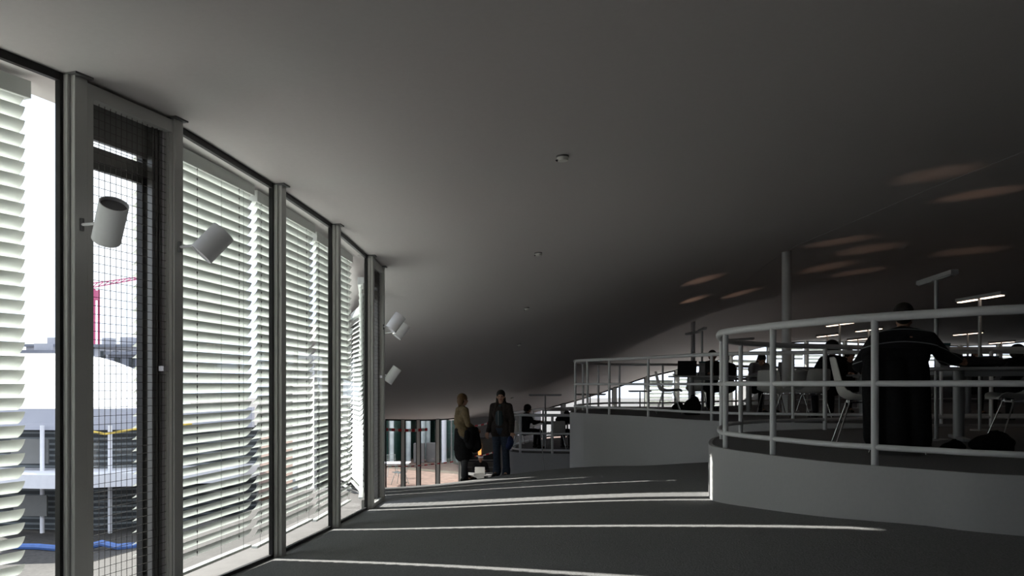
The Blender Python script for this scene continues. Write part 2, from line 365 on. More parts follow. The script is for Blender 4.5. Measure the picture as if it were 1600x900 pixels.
def window(p, q, kind='wide', mull=True, mirror=False, mat_m='mullion', mw=.09, md=.08, gl='glass', label=None, mir_m=False):
    NWIN[0] += 1
    p, q = Vector(p), Vector(q); d = (q-p).normalized(); n = Vector((d.y, -d.x)); L = (q-p).length
    mid = (p+q)/2
    e = empty('window_%d' % NWIN[0], (mid.x, mid.y, fl(mid.x, mid.y)), kind='structure')
    inv = Matrix.Translation(-e.location)
    def fin(mb, name, m, **k):
        bmesh.ops.transform(mb.bm, matrix=inv, verts=mb.bm.verts[:]); return mb.build(name, m, e, **k)
    zf = lambda v: fl(v.x, v.y); zc = lambda v: ce(v.x, v.y)
    if mull:
        m = MB(); vbar(m, q, d, mw, md, zf(q)-.05, zc(q)+.03); vbar(m, q-d*(mw/2+.012), d, .018, md*.6, zf(q)-.05, zc(q)+.03)
        fin(m, 'mullion', M[mat_m], bevel=.004)
        m = MB(); vbar(m, q-d*.004, d, mw+.035, md+.03, min(zc(q), zc(q+n*.1))-.010, zc(q)+.03); fin(m, 'mullion_cap', M['cap'])
    pi, qi = p+d*(mw/2), q-d*(mw/2)
    if kind == 'wide':
        g = MB(); z = lambda v, s: (zf(v)+.02 if s == 0 else zc(v)-.0)
        slanted(g, tuple(pi), tuple(qi), n, .03, -.015, 0, 1, CEIL, -.045, .05)
        slanted(g, tuple(pi), tuple(qi), n, .03, -.015, 0, 1, FLOOR, -.1, .03)
        for s, v in ((1, pi), (-1, qi)): vbar(g, v+d*s*.02, d, .045, .035, zf(v)-.05, zc(v)+.02, -.018)
        fin(g, 'frame', M['gasket'])
        a = MB(); A, B = pi+d*.04, qi-d*.04
        a.bm.faces.new([a.bm.verts.new(v) for v in ((A.x, A.y, zf(A)+.02), (B.x, B.y, zf(B)+.02), (B.x, B.y, zc(B)-.03), (A.x, A.y, zc(A)-.03))])
        fin(a, 'pane', M[gl])
    else:
        u = lambda t: p+(q-p)*(1-t if mirror else t)
        def vb(t0, t1, dep, off, m, nm, top=0, bot=0):
            A, B = u(t0), u(t1); c = (A+B)/2; mb = MB(); vbar(mb, c, d, (B-A).length, dep, zf(c)+bot-.02, zc(c)-top+.02, off); return fin(mb, nm, m, bevel=.003)
        def vb2(lst, dep, off, m, nm, top=0, bot=0):
            mb = MB()
            for t0, t1 in lst:
                A, B = u(t0), u(t1); c = (A+B)/2; vbar(mb, c, d, (B-A).length, dep, zf(c)+bot-.02, zc(c)-top+.02, off)
            return fin(mb, nm, m, bevel=.003)
        A, B = u(.06), u(.95)
        fr = MB()
        for (a0, a1) in ((.06, .115), (.93, .965)): c = (u(a0)+u(a1))/2; vbar(fr, c, d, (u(a1)-u(a0)).length, .07, zf(c)-.02, zc(c)-.04, 0)
        pa, qa = tuple(u(.06)), tuple(u(.96))
        slanted(fr, pa, qa, n, .07, 0, 0, 1, CEIL, -.10, -.02); slanted(fr, pa, qa, n, .07, 0, 0, 1, FLOOR, -.05, .06)
        slanted(fr, pa, qa, n, .02, 0, 0, 1, CEIL, -.03, .04)
        fin(fr, 'frame', M['mullion'])
        hd = MB(); slanted(hd, pa, tuple(u(.93)), n, .03, -.05, 0, 1, CEIL, -.30, -.08); fin(hd, 'head_panel', M['frame'])
        hs = MB(); slanted(hs, tuple(u(.1)), tuple(u(.92)), n, .02, -.07, 0, 1, CEIL, -.36, -.33); slanted(hs, tuple(u(.1)), tuple(u(.92)), n, .03, -.09, 0, 1, CEIL, -.46, -.41)
        slanted(hs, tuple(u(.1)), tuple(u(.92)), n, .02, -.07, 0, 1, CEIL, -.41, -.36)
        fin(hs, 'sash_rail', M['frame'])
        sr = MB(); slanted(sr, tuple(u(.1)), tuple(u(.92)), n, .03, -.09, 0, 1, FLOOR, -.02, .10); fin(sr, 'sash_rail', M['frame'])
        vb2([(.79, .85)], .05, -.11, M['gasket'], 'sash_stile'); [vb2([tt], .04, -.02, M['frame'], 'jamb_post') for tt in ((.785, .80), (.815, .845), (.86, .88))]; vb2([(.83, .97)], .02, -.045, M['frame'], 'jamb_panel')
        vb2([(.895, .92)], .02, .0, M['lightframe'], 'jamb_post', .1, .05)
        a = MB(); A, B = u(.1), u(.96)
        a.bm.faces.new([a.bm.verts.new((v.x-n.x*.06, v.y-n.y*.06, zz)) for v, zz in ((A, zf(A)+.02), (B, zf(B)+.02), (B, zc(B)-.03), (A, zc(A)-.03))])
        fin(a, 'pane', M['glass'])
        # wire mesh guard on the room side
        wm = MB(); LL = (u(.93)-u(.11)).length; k = int(LL/.045)
        for i in range(1, k):
            c = u(.11)+(u(.93)-u(.11))*i/k+n*.03; wm.bar((c.x, c.y, zf(c)+.05), (c.x, c.y, zc(c)-.09), .0026, .0026)
        z = zf(mid)+.06
        while z < zc(mid)-.10:
            a_, b_ = u(.11)+n*.03, u(.93)+n*.03; wm.bar((a_.x, a_.y, z), (b_.x, b_.y, z), .0028, .0028); z += .05
        fin(wm, 'wire_mesh', M['wire'])
        hb = MB(); c = u(.85)+n*.06; hb.box((c.x, c.y, EYE+.10), (.05, .04, .035), rz=math.atan2(d.y, d.x)); fin(hb, 'latch', M['lightframe'], bevel=.004)
    return e
bays = [(6, 7, 'wide'), (7, 8, 'narrow'), (8, 9, 'wide'), (9, 10, 'wide'), (10, 11, 'wide'), (11, 12, 'narrowm'), (12, 13, 'wide'), (13, 14, 'wide'), (14, 15, 'wide'), (15, 16, 'wide')]
window(WN[5], WN[6])
for k in range(4, 6): window((5-k*2.45, -7.5), (5-(k+1)*2.45, -7.5))  # unseen back-wall windows, added to let in fill light from behind the camera
for a, b, k in bays: window(WN[a], WN[b], 'wide' if k == 'wide' else 'narrow')
# far glazing
for k in range(1, 5): window(FARN[k], FARN[k+1], mw=.08, md=.06, mat_m='mullion')
for k in range(8, 22): window(FARN[k], FARN[k+1], mw=.12, md=.14)
# transom rails across the far glass seen above the lowest terrace
tr = MB()
for k in (8, 9, 10):
    p, q = FARN[k], FARN[k+1]; tr.bar((p[0], p[1]-.12, EYE-1.02), (q[0], q[1]-.12, EYE-1.02), .06, .10)
struct(tr.build('trim_1', M['frame']))

# ---------------- venetian blinds outside the glass ----------------
OFF = .22
def blind(a, b, label, group, top=.045, bottom=.06, tilt=49, pitch=.078, name='venetian_blind', off=OFF, w=.092):
    a, b = Vector(a), Vector(b); d = (b-a).normalized(); n = Vector((d.y, -d.x)); L = (b-a).length
    a2, b2 = a-n*off, b-n*off; mid = (a2+b2)/2
    zt = min(ce(*a2), ce(*b2))-top; zb = max(fl(*a), fl(*b))+bottom
    zb = min(zb, zt-.6)
    e = empty(name, (mid.x, mid.y, zb), label, 'blind', group, rz=math.atan2(d.y, d.x))
    H = zt-zb; N = int((H-.06)/pitch)
    mb = MB(); ta = math.radians(tilt)
    for i in range(N):
        z0 = H-.05-i*pitch; rows = []
        for s in range(6):
            t = s/5-.5; x = t*w; c = .010*(1-(2*t)**2)
            # local: y = outward(+) ; outer edge low
            y = x*math.cos(ta)+c*math.sin(ta)*-1; z = -x*math.sin(ta)-c*math.cos(ta)
            rows.append([(-L/2, y, z0+z), (L/2, y, z0+z)])
        mb.grid(rows)
    mb.solid(.0008)
    mb.build('slats', M['slat'], e, smooth=True)
    mb = MB(); mb.box((0, 0, H+.01), (L+.06, .085, .10)); mb.build('head_rail', M['slat'], e, bevel=.004)
    mb = MB(); mb.box((0, 0, 0), (L, .06, .022)); mb.build('bottom_rail', M['slat'], e, bevel=.004)
    for f in (-.47, -.22, .17, .40):
        mb = MB(); mb.cyl((L*f, -.035, 0), (L*f, -.035, H), .0016, n=5); mb.build('guide_wire', M['steelwire'], e)
    for f in (-.44, -.05, .36):
        pts = []; rr = []
        for i in range(N):
            zc_ = H-.045-i*pitch
            for dz, r_ in ((.012, .0010), (.010, .0045), (-.006, .0035), (-.009, .0014), (-.024, .0014), (-.027, .001)): pts.append((L*f, -.030, zc_+dz)); rr.append(r_)
        mb = MB(); mb.tube(pts, rr, n=6); mb.build('ladder_cord', M['cord'], e)
    return e
def along(i, s):
    p, q = Vector(WN[i]), Vector(WN[i+1]); d = (q-p).normalized(); return tuple(p+d*s)
def seglen(i): return (Vector(WN[i+1])-Vector(WN[i])).length
bg = 'venetian blinds outside the left glass wall'
G0, G1 = -.06, .08
blind(along(5, .2), along(6, seglen(6)-.145), 'white venetian blind at the left edge, before the first grey mullion', bg)
blind(along(8, -.03), along(9, G0), 'widest white venetian blind, behind the tilted second cylinder spotlight', bg)
blind(along(9, G1), along(10, G0), 'white venetian blind in the bay just right of the widest one', bg)
blind(along(10, G1), along(11, -.06), 'narrow-looking white venetian blind in the last plain bay before the meshed far bay', bg)
blind(along(11, .75), along(13, G0), 'white blind seen edge-on through the last meshed window bay', bg)
blind(along(13, G1), along(14, G0), 'white blind on the curve of glass hidden past the last mullion', 'hidden blinds on the receding glass')
blind(along(14, G1), along(15, G0), 'white blind on the curve of glass hidden past the last mullion', 'hidden blinds on the receding glass')
# far blinds
for i, k in enumerate(range(11, 22)):
    p, q = Vector(FARN[k]), Vector(FARN[k+1]); d = (q-p).normalized()
    names = ['far white blind behind the empty chair on the second terrace', 'far white blind just right of the laptop table on the second terrace', 'far white blind behind the person in the pale shirt', 'far white blind just left of the tall round column',
             'far white blind right behind the tall round column', 'far white blind beside the dark-haired person on the white chair', 'far white blind behind the group of small lit lamps', 'far white blind behind the man in the striped sweater', 'far white blind under the first big T lamp',
             'far white blind behind the second T lamp', 'far white blind at the right edge above the resting student']
    blind(tuple(p+d*.08), tuple(q-d*.08), names[i], 'blinds on the far glass wall', top=.15, bottom=2.4 if k < 13 else .1, tilt=42, pitch=.15, w=.12)

# ceiling joint line
jp = [W(1145, 468, 19.5), W(1228, 395, 15.25), W(1315, 340, 12.3), W(1440, 270, 9.6), W(1620, 170, 7.6)]
jc = catmull([(p.x, p.y, 0) for p in jp], 10)
mb = MB(); mb.tube([(p.x, p.y, ce(p.x, p.y)-.001) for p in jc], .004, n=5); struct(mb.build('trim_2', M['white_wall']))
# sill strip outside the glass
mb = MB()
for i in range(5, 16):
    p, q = Vector(WN[i]), Vector(WN[i+1]); d = (q-p).normalized(); n = Vector((d.y, -d.x))
    mb.prism([tuple(p-n*.12), tuple(q-n*.12), tuple(q-n*.75), tuple(p-n*.75)], lambda x, y: fl(x, y)-.4, lambda x, y: fl(x, y)-.03)
struct(mb.build('trim_3', M['paleconcrete']))
# ---------------- raised terraces with their railings ----------------
ZN = EYE-.575; ZF = EYE-.58; ZT = EYE-1.89
near_r = [XY(1600, 5.22), XY(1450, 5.6), XY(1367, 5.87), XY(1290, 6.2), XY(1200, 6.82), XY(1137, 7.45), XY(1124, 7.95), XY(1129, 8.75), XY(1150, 9.4), XY(1200, 9.95), XY(1300, 10.5), XY(1420, 11.0), (6.6, 11.2), (8.2, 10.8), (9.6, 9.4), (9.7, 7.3), (8.4, 5.4), (6.2, 4.5), (4.5, 4.65)]
far_r = [XY(1500, 12.0), XY(1400, 12.1), XY(1300, 12.2), XY(1239, 12.4), XY(1160, 12.7), XY(1112, 13.1), XY(1060, 13.8), XY(1013, 14.7), XY(952, 15.7), XY(918, 16.3), XY(899, 16.9), XY(901, 17.6), XY(911, 18.3), XY(935, 19.2), XY(968, 19.8), XY(1055, 20.0), XY(1150, 22.0), XY(1300, 24.6), (13, 25.5), (17, 24), (18.5, 19), (16.5, 14.5), (12, 12.4)]
third_r = [XY(900, 22.5), XY(863, 22.6), XY(825, 22.75), XY(805, 23.1), XY(799, 23.8), XY(806, 25.0), XY(830, 27), XY(870, 29), (4, 30), (6.5, 29), (7, 26.5), (6, 23.5), (4, 22.4)]
def terrace(name, rpts, z, label, edge=.10, base=-.6):
    loop = catmull([(x, y, 0) for x, y in rpts], 10, closed=True)
    pol = expand([(p.x, p.y) for p in loop], edge)
    # carpet top and white wall are separate parts
    e = empty(name, (sum(p[0] for p in pol)/len(pol), sum(p[1] for p in pol)/len(pol), z), kind='structure')
    c = e.location
    mb = MB(); inner = expand([(p.x, p.y) for p in loop], edge-.035)
    mb.prism([(x-c.x, y-c.y) for x, y in inner], -.06, .0); mb.build('carpet_top', M['carpet'], e)
    mb = MB(); n = len(pol)
    lo = [fl(*p)-.25-c.z for p in pol]
    o1 = [mb.bm.verts.new((p[0]-c.x, p[1]-c.y, lo[i])) for i, p in enumerate(pol)]; o2 = [mb.bm.verts.new((p[0]-c.x, p[1]-c.y, .008)) for p in pol]
    i2 = [mb.bm.verts.new((p[0]-c.x, p[1]-c.y, .008)) for p in inner]; i1 = [mb.bm.verts.new((p[0]-c.x, p[1]-c.y, lo[i])) for i, p in enumerate(inner)]
    for i in range(n):
        j = (i+1) % n
        for A, B in ((o1, o2), (o2, i2), (i2, i1), (i1, o1)): mb.bm.faces.new((A[i], A[j], B[j], B[i]))
    mb.build('curved_wall', M['white_wall'], e, smooth=True)
    return loop
def railing(loop, z, label, posts_px, group=None, rt=.031, rp=.026, rm=.021, h=1.045, mid=.578, low=.13, sp=.95, vis_front=True):
    c = loop[0]; e = empty('curved_railing', (c.x, c.y, z), label, 'railing', group)
    P = [Vector((p.x-c.x, p.y-c.y, 0)) for p in loop]
    for nm, hh, r in (('top_rail', h, rt), ('middle_rail', mid, rm), ('bottom_rail', low, rm)):
        mb = MB(); mb.tube([p+Vector((0, 0, hh)) for p in P], r, n=12, closed=True); mb.build(nm, M['rail'], e, smooth=True)
    # posts: at measured image columns where given, spaced elsewhere
    N = len(loop); used = []
    for px, back in posts_px:
        best = None
        for i in range(N):
            q = loop[i]; pp = 800+FPX*q.x/q.y
            if abs(pp-px) < 6:
                key = q.y*(-1 if back else 1)
                if best is None or key < best[0]-.3 or (abs(key-best[0]) <= .3 and abs(pp-px) < best[2]): best = (key, i, abs(pp-px))
        if best: used.append(best[1])
    L = [0]
    for i in range(N): L.append(L[-1]+(loop[(i+1) % N]-loop[i]).length)
    s = 0
    used_s = [L[i] for i in used]
    s = .3
    while s < L[-1]:
        if not used_s or min(min(abs(s-u), L[-1]-abs(s-u)) for u in used_s) > sp*.72:
            i = min(range(N), key=lambda k: abs(L[k]-s)); used.append(i); used_s.append(L[i]); s += sp
        else: s += .05
    first = None
    for i in sorted(set(used)):
        p = P[i]
        if first is None:
            mb = MB(); mb.cyl((0, 0, 0), (0, 0, h), rp, n=12); first = mb.build('post', M['rail'], e, smooth=True); first.location = p
        else:
            o = first.copy(); COL.objects.link(o); o.location = p
    return e
l1 = terrace('raised_terrace', near_r, ZN, '')
l2 = terrace('raised_terrace', far_r, ZF, '')
l3 = terrace('raised_terrace', third_r, ZT, '')
railing(l1, ZN, 'white tubular railing around the nearest raised terrace, at the right edge', [(1135, 0), (1206, 0), (1367, 0), (1128, 1), (1158, 1), (1211, 1), (1294, 1)])
railing(l2, ZF, 'white tubular railing around the middle terrace, behind the nearest one', [(899, 0), (918, 0), (952, 0), (1013, 0), (1112, 0), (1239, 0), (911, 1), (935, 1), (968, 1)], rt=.03, rp=.024, sp=1.5)
railing(l3, ZT, 'low white railing around the farthest and lowest terrace, right of the standing women', [(813, 0), (863, 0)], h=1.04, mid=.54, low=.09, rt=.04, rp=.036, rm=.03, sp=1.2)
# ---------------- columns ----------------
def column(px, Y, z0, r, label):
    x, y = XY(px, Y); e = MB(); zt = ce(x, y)
    e.cyl((0, 0, 0), (0, 0, zt-z0+.02), r, n=32)
    o = e.build('column', M['rail'], smooth=True); o.location = (x, y, z0); tag(o, label, 'column', kind='structure')
    return o
column(1229, 15.3, ZF, .085, 'tall round white column rising from the middle terrace to the ceiling')
column(1083, 28, fl(*XY(1083, 28)), .075, 'thin far column behind the laptop table')

# ---------------- spotlights on the mullions ----------------
def spotlight(mount, c, axis, L, r, label):
    """mount: point on mullion, c: centre of can, axis: direction of can"""
    mount, c, axis = Vector(mount), Vector(c), Vector(axis).normalized()
    e = empty('cylinder_spotlight', mount, label, 'spotlight', 'cylinder spotlights on the mullions')
    C = c-mount
    a, b = C-axis*L/2, C+axis*L/2
    q = axis.to_track_quat('Z', 'Y').to_matrix().to_4x4()
    mb = MB(); n = 36
    for (ra, rb, za, zb) in ((r, r, -L/2, L/2), (r-.006, r-.006, -L/2, L/2)):
        A = [mb.bm.verts.new((ra*math.cos(2*PI*k/n), ra*math.sin(2*PI*k/n), za)) for k in range(n)]; B = [mb.bm.verts.new((rb*math.cos(2*PI*k/n), rb*math.sin(2*PI*k/n), zb)) for k in range(n)]
        for k in range(n): mb.bm.faces.new((A[k], A[(k+1) % n], B[(k+1) % n], B[k]))
        if ra == r: oA, oB = A, B
        else:
            for k in range(n): mb.bm.faces.new((A[k], A[(k+1) % n], oA[(k+1) % n], oA[k])); mb.bm.faces.new((B[k], B[(k+1) % n], oB[(k+1) % n], oB[k]))
    bmesh.ops.transform(mb.bm, matrix=Matrix.Translation(C) @ q, verts=mb.bm.verts[:])
    mb.build('can', M['spot'], e, smooth=True)
    mb = MB(); mb.cyl(b-axis*.03, b-axis*.02, r-.006, n=32); mb.build('lens', M['spotin'], e)
    mb = MB(); mb.cyl(a+axis*.01, a+axis*.02, r-.006, n=32); mb.build('back_plate', M['spot'], e)
    mb = MB(); mb.cyl((0, 0, 0), C*.75, .009, n=12); mb.sph(C*.55, .013); mb.build('arm', M['spot'], e, smooth=True)
    mb = MB(); mb.cyl((0, 0, .035), (0, 0, -.035), .012, n=12); mb.build('mount_plate', M['cap'], e)
    return e
m1 = W(128, 351, 4.72); spotlight(m1, W(172, 347, 4.60), Vector((.43, -.5, .76)), .235, .077, 'white cylinder spotlight on the first mullion, open end tipped up at the left')
m2 = W(281, 386, 5.50); spotlight(m2, W(332, 380, 5.40), Vector((.62, .25, .75)), .21, .082, 'white cylinder spotlight leaning right in front of the widest blind')
ma = W(599, 511, 11.3); spotlight(ma, W(618, 504, 11.2), Vector((.55, .2, .8)), .235, .082, 'upper left cylinder spotlight of the far pair, past the last mullion')
mb_ = W(598, 521, 13.0); spotlight(mb_, W(627, 517, 12.6), Vector((.62, .2, .85)), .235, .078, 'lower right cylinder spotlight of the far pair, past the last mullion')
mc = W(600, 586, 13.2); spotlight(mc, W(613, 586, 13.0), Vector((.55, .1, .8)), .27, .075, 'lowest cylinder spotlight, alone beneath the far pair')

# ---------------- smoke detectors ----------------
dets = [(879, 6.5, 'nearest smoke detector, largest white disc on the ceiling'), (841, 10.9, 'second smoke detector along the ceiling'), (823, 15.3, 'third smoke detector along the ceiling, level with the upper far spotlights'), (811, 19.7, 'fourth smoke detector, small and far on the ceiling'), (800, 26.0, 'farthest smoke detector, a dot above the woman in the dark jacket')]
for px, Y, lab in dets:
    x, y = XY(px, Y); z = ce(x, y); e = empty('smoke_detector', (x, y, z), lab, 'smoke detector', 'smoke detectors in a row on the ceiling')
    dx, dy = (ce(x+.1, y)-ce(x-.1, y))/.2, (ce(x, y+.1)-ce(x, y-.1))/.2
    e.rotation_euler = Vector((-dx, -dy, 1)).to_track_quat('Z', 'Y').to_euler()
    b = MB(); b.cyl((0, 0, -.012), (0, 0, .004), .05, .05, n=28); b.build('base', M['cap'], e, smooth=True)
    b = MB(); b.cyl((0, 0, -.038), (0, 0, -.010), .040, .049, n=28); b.build('housing', M['detector'], e, smooth=True)
    b = MB(); b.box((.012, -.040, -.033), (.035, .02, .008)); b.build('sensor_slot', M['gasket'], e)

# ---------------- shell chair ----------------
def make_chair():
    e = empty('shell_chair', (0, 0, 0))
    prof = catmull([(0, .235, .425), (0, .20, .445), (0, .10, .435), (0, -.02, .425), (0, -.13, .432), (0, -.195, .475), (0, -.225, .56), (0, -.25, .68), (0, -.272, .79), (0, -.278, .825)], 4)
    n = len(prof); rows = []
    for i, p in enumerate(prof):
        t = i/(n-1)
        if t < .12: w = .17+.055*math.sin(t/.12*PI/2)
        elif t < .5: w = .225+.01*math.sin((t-.12)/.38*PI)
        elif t < .9: w = .225-.04*((t-.5)/.4)**1.2
        else: w = .185*math.sqrt(max(0.02, 1-((t-.9)/.105)**2))
        a = prof[max(0, i-1)]; b = prof[min(n-1, i+1)]; tg = (b-a).normalized(); nr = Vector((0, -tg.z, tg.y)) * -1
        nr = Vector((0, tg.z, -tg.y))  # towards the sitter
        curl = .045*math.sin(min(1, t/.15)*PI/2)*(1-.35*max(0, (t-.6)/.4)) + .03*math.exp(-((t-.5)/.12)**2)
        row = []
        for k in range(11):
            v = k/5-1; row.append((w*v, p.y+nr.y*curl*abs(v)**2.5, p.z+nr.z*curl*abs(v)**2.5))
        rows.append(row)
    mb = MB(); mb.grid(rows); mb.solid(.007); mb.build('shell', M['shell'], e, smooth=True)
    mb = MB(); mb.bar((-.12, .09, .405), (-.12, -.11, .405), .014, .014); mb.bar((.12, .09, .405), (.12, -.11, .405), .014, .014); mb.bar((-.12, .09, .403), (.12, .09, .403), .014, .014); mb.bar((-.12, -.11, .403), (.12, -.11, .403), .014, .014)
    for sx in (-1, 1):
        for y in (.09, -.11): mb.cyl((.10*sx, y, .40), (.10*sx, y, .425), .014, n=10)
    mb.build('leg_bracket', M['chrome'], e)
    for sx in (-1, 1):
        for y0, y1 in ((.09, .235), (-.11, -.245)):
            mb = MB(); mb.tube([(.10*sx, y0, .412), (.135*sx, y0*1.1, .405), (.15*sx, y0+(y1-y0)*.12, .37), (.215*sx, y1, .0)], .008, n=10); mb.build('leg', M['chrome'], e, smooth=True)
    return e
chair0 = make_chair(); CH = [False]
def chair(px, Y, z, rz, label, group='white shell chairs on the terraces', xy=None):
    o = chair0 if not CH[0] else copy_tree(chair0); CH[0] = True
    x, y = xy or XY(px, Y); o.location = (x, y, z); o.rotation_euler = (0, 0, rz); tag(o, label, 'chair', group); return o

# ---------------- tables ----------------
def table(x, y, z, rz, L, Wd, label, h=.74, group='study tables'):
    e = empty('study_table', (x, y, z), label, 'table', group, rz=rz)
    # rounded oblong top
    P = []
    for cx, cy, a0 in ((L/2-.18, Wd/2-.18, 0), (-L/2+.18, Wd/2-.18, 90), (-L/2+.18, -Wd/2+.18, 180), (L/2-.18, -Wd/2+.18, 270)):
        for k in range(7): t = math.radians(a0+k*15); P.append((cx+.18*math.cos(t), cy+.18*math.sin(t)))
    mb = MB(); mb.prism(P, h-.028, h); mb.build('tabletop', M['table'], e, bevel=.004)
    for sx in (-1, 1):
        mb = MB(); mb.cyl((sx*(L/2-.38), 0, .03), (sx*(L/2-.38), 0, h-.028), .055, n=20); mb.build('leg', M['tleg'], e, smooth=True)
        mb = MB(); mb.bar((sx*(L/2-.38), -Wd*.42, .025), (sx*(L/2-.38), Wd*.42, .025), .07, .035); mb.build('foot', M['tleg'], e, bevel=.008)
    mb = MB(); mb.bar((-(L/2-.38), 0, h-.06), ((L/2-.38), 0, h-.06), .05, .05); mb.build('beam', M['tleg'], e)
    return e

# ---------------- T-shaped lamps ----------------
def tlamp(px, py, Y, z0, label, lit=True, head=.93, ang=PI/2+.12, up=0, base='floor', ph=None, spot_ang=58):
    x, y = XY(px, Y); zt = W(px, py, Y).z; H = zt-z0
    e = empty('t_shaped_lamp', (x, y, z0), label, 'lamp', 'T-shaped study lamps')
    d = Vector((math.cos(ang), math.sin(ang), 0)); s = Vector((-d.y, d.x, 0))
    mb = MB(); mb.cyl((0, 0, .012), (0, 0, H-.02), .021, n=14); mb.build('pole', M['tleg'], e, smooth=True)
    mb = MB(); mb.cyl((0, 0, 0), (0, 0, .014), .11, n=28); mb.build('base', M['tleg'], e, smooth=True)
    mb = MB(); mb.bar(-d*head/2+Vector((0, 0, H)), d*head/2+Vector((0, 0, H)), .075, .045); hd = mb.build('lamp_head', M['tleg'], e, bevel=.005)
    for sg in (-1, 1):
        mb = MB(); mb.bar(d*(sg*.05)+Vector((0, 0, H-.027)), d*(sg*(head/2-.03))+Vector((0, 0, H-.027)), .055, .012); o = mb.build('light_tube', M['tube'] if lit else M['tubeoff'], hd)
        if lit: o['label'] = 'glowing warm tube'
    if up:
        ld = bpy.data.lights.new('uplight', 'SPOT'); ld.energy = up; ld.color = (1, .62, .42); ld.spot_size = math.radians(spot_ang); ld.spot_blend = 1; ld.shadow_soft_size = .03
        lo = bpy.data.objects.new('uplight', ld); COL.objects.link(lo); lo.parent = e; lo.location = (0, 0, H+.04); lo.rotation_euler = (PI, 0, 0)
    return e
UP = 2.8
tlamp(1463, 434, 8.5, ZN, 'large unlit T-shaped lamp above the table, behind the man in the striped sweater', lit=False, ang=PI/2-.12, up=UP*.5)
tlamp(1531, 464, 10.3, ZN, 'lit T-shaped lamp second from the right edge, largest of those glowing', ang=PI/2+.05, up=UP)
tlamp(1312, 505, 14.8, ZF, 'lit T-shaped lamp tallest of the group right of the round column', up=UP)
tlamp(1293, 523, 18.2, ZF, 'lit T-shaped lamp above the dark-haired person on the white chair', up=UP)
tlamp(1357, 514, 16.3, ZF, 'lit T-shaped lamp just left of the striped sweater', up=UP)
tlamp(1341, 529, 19.8, ZF, 'lit T-shaped lamp lowest in the group left of the striped sweater', up=UP)
tlamp(1512, 520, 17.5, ZF, 'lit T-shaped lamp between the two large lamps, behind the far seated head', up=UP)
tlamp(1565, 534, 21.5, ZF, 'small lit T-shaped lamp nearest the right edge, above the resting student', up=0)
tlamp(1097, 515, 16.8, ZF, 'unlit T-shaped lamp above the open laptop on the middle terrace', lit=False, ang=PI/2-.1, up=UP)
tlamp(1155, 530, 20.0, ZF, 'small dark T-shaped lamp just left of the round column', lit=False, ang=PI/2+.5, up=UP)
tlamp(1083, 520, 19.2, ZF, 'unlit T-shaped lamp half hidden behind the thin far column', lit=False, up=UP*.8)
tlamp(852, 617, 23.7, ZT, 'unlit T-shaped lamp on the lowest terrace beside the seated people', lit=False, ang=0, up=0)
tlamp(922, 616, 26.5, ZT, 'unlit T-shaped lamp seen through the left end of the middle terrace railing', lit=False, ang=0, head=1.0, up=0)
tlamp(1000, 611, 27.0, ZT, 'unlit T-shaped lamp far behind the middle terrace, left of the empty side-on chair', lit=False, ang=.3, head=.8, up=0)

# tables
table(5.15, 8.3, ZN, PI/2+1.25, 2.0, .95, 'grey table the man in the striped sweater leans on')
table(4.05, 16.2, ZF, .05, 1.9, .9, 'table with the open laptop behind the middle terrace railing')
table(6.05, 17.3, ZF, 0, 1.2, .85, 'small table right beside the round column, behind the shell chairs')
table(7.5, 16.7, ZF, 0, 1.1, .85, 'table right of the dark-haired person on the white chair')
table(XY(1372, 14.3)[0], 14.3, ZF, 0, 1.3, .8, 'table behind the side-on chair, left of the striped sweater')
table(XY(1490, 14.5)[0], 15.0, ZF, 0, 1.8, .85, 'far table beneath the second large lamp')
table(9.9, 14.6, ZF, .2, 1.5, .8, 'far table with the resting student at the right edge')
table(1.6, 25.4, ZT, 0, 2.0, .85, 'table on the lowest terrace between the two seated people')
# chairs
chair(1045, 16.4, ZF, -PI/2-.12, 'empty white shell chair seen side-on at the laptop table')
chair(1089, 17.3, ZF, PI-.2, 'white shell chair tucked behind the laptop table')
chair(1270, 13.7, ZF, .08, 'white shell chair seen squarely from behind, under the dark-haired person')
chair(1237, 14.6, ZF, .25, 'white shell chair just behind the round column base')
chair(1346, 7.75, ZN, -1.86, 'white shell chair seen from its left side, just left of the striped sweater')
chair(1592, 8.2, ZN, PI/2-.2, 'white shell chair cut by the right edge of the nearest terrace')
chair(1205, 15.0, ZF, -.5, 'white shell chair left of the round column under the pale-shirted person')
chair(816, 24.3, ZT, -1.1, 'white shell chair of the left seated person on the lowest terrace')
chair(870, 24.2, ZT, .2, 'white shell chair of the right seated person on the lowest terrace')

# laptop
def laptop(x, y, z, rz, label, m='plastic', open_=100, s=1):
    e = empty('laptop', (x, y, z), label, 'laptop', None, rz=rz)
    mb = MB(); mb.box((0, 0, .012), (.36*s, .25*s, .02)); mb.build('keyboard_base', M[m], e, bevel=.004)
    a = math.radians(open_-90); mb = MB(); mb.box((0, .13*s+math.sin(a)*.125*s, .02+.13*s), (.36*s, .012, .26*s), rot=Matrix.Rotation(-a, 3, 'X')); lid = mb.build('lid', M[m], e, bevel=.004)
    mb = MB(); mb.box((0, .122*s+math.sin(a)*.125*s, .02+.13*s), (.32*s, .003, .21*s), rot=Matrix.Rotation(-a, 3, 'X')); mb.build('screen', M['screen'], lid)
    return e
laptop(*XY(1071, 15.9), ZF+.74, PI, 'open black laptop on the middle terrace table, lid towards us', s=1.0)
laptop(*XY(1222, 15.8), ZF+.74, PI+.2, 'grey open laptop just right of the near railing post, beside the round column', m='tleg', s=.9)
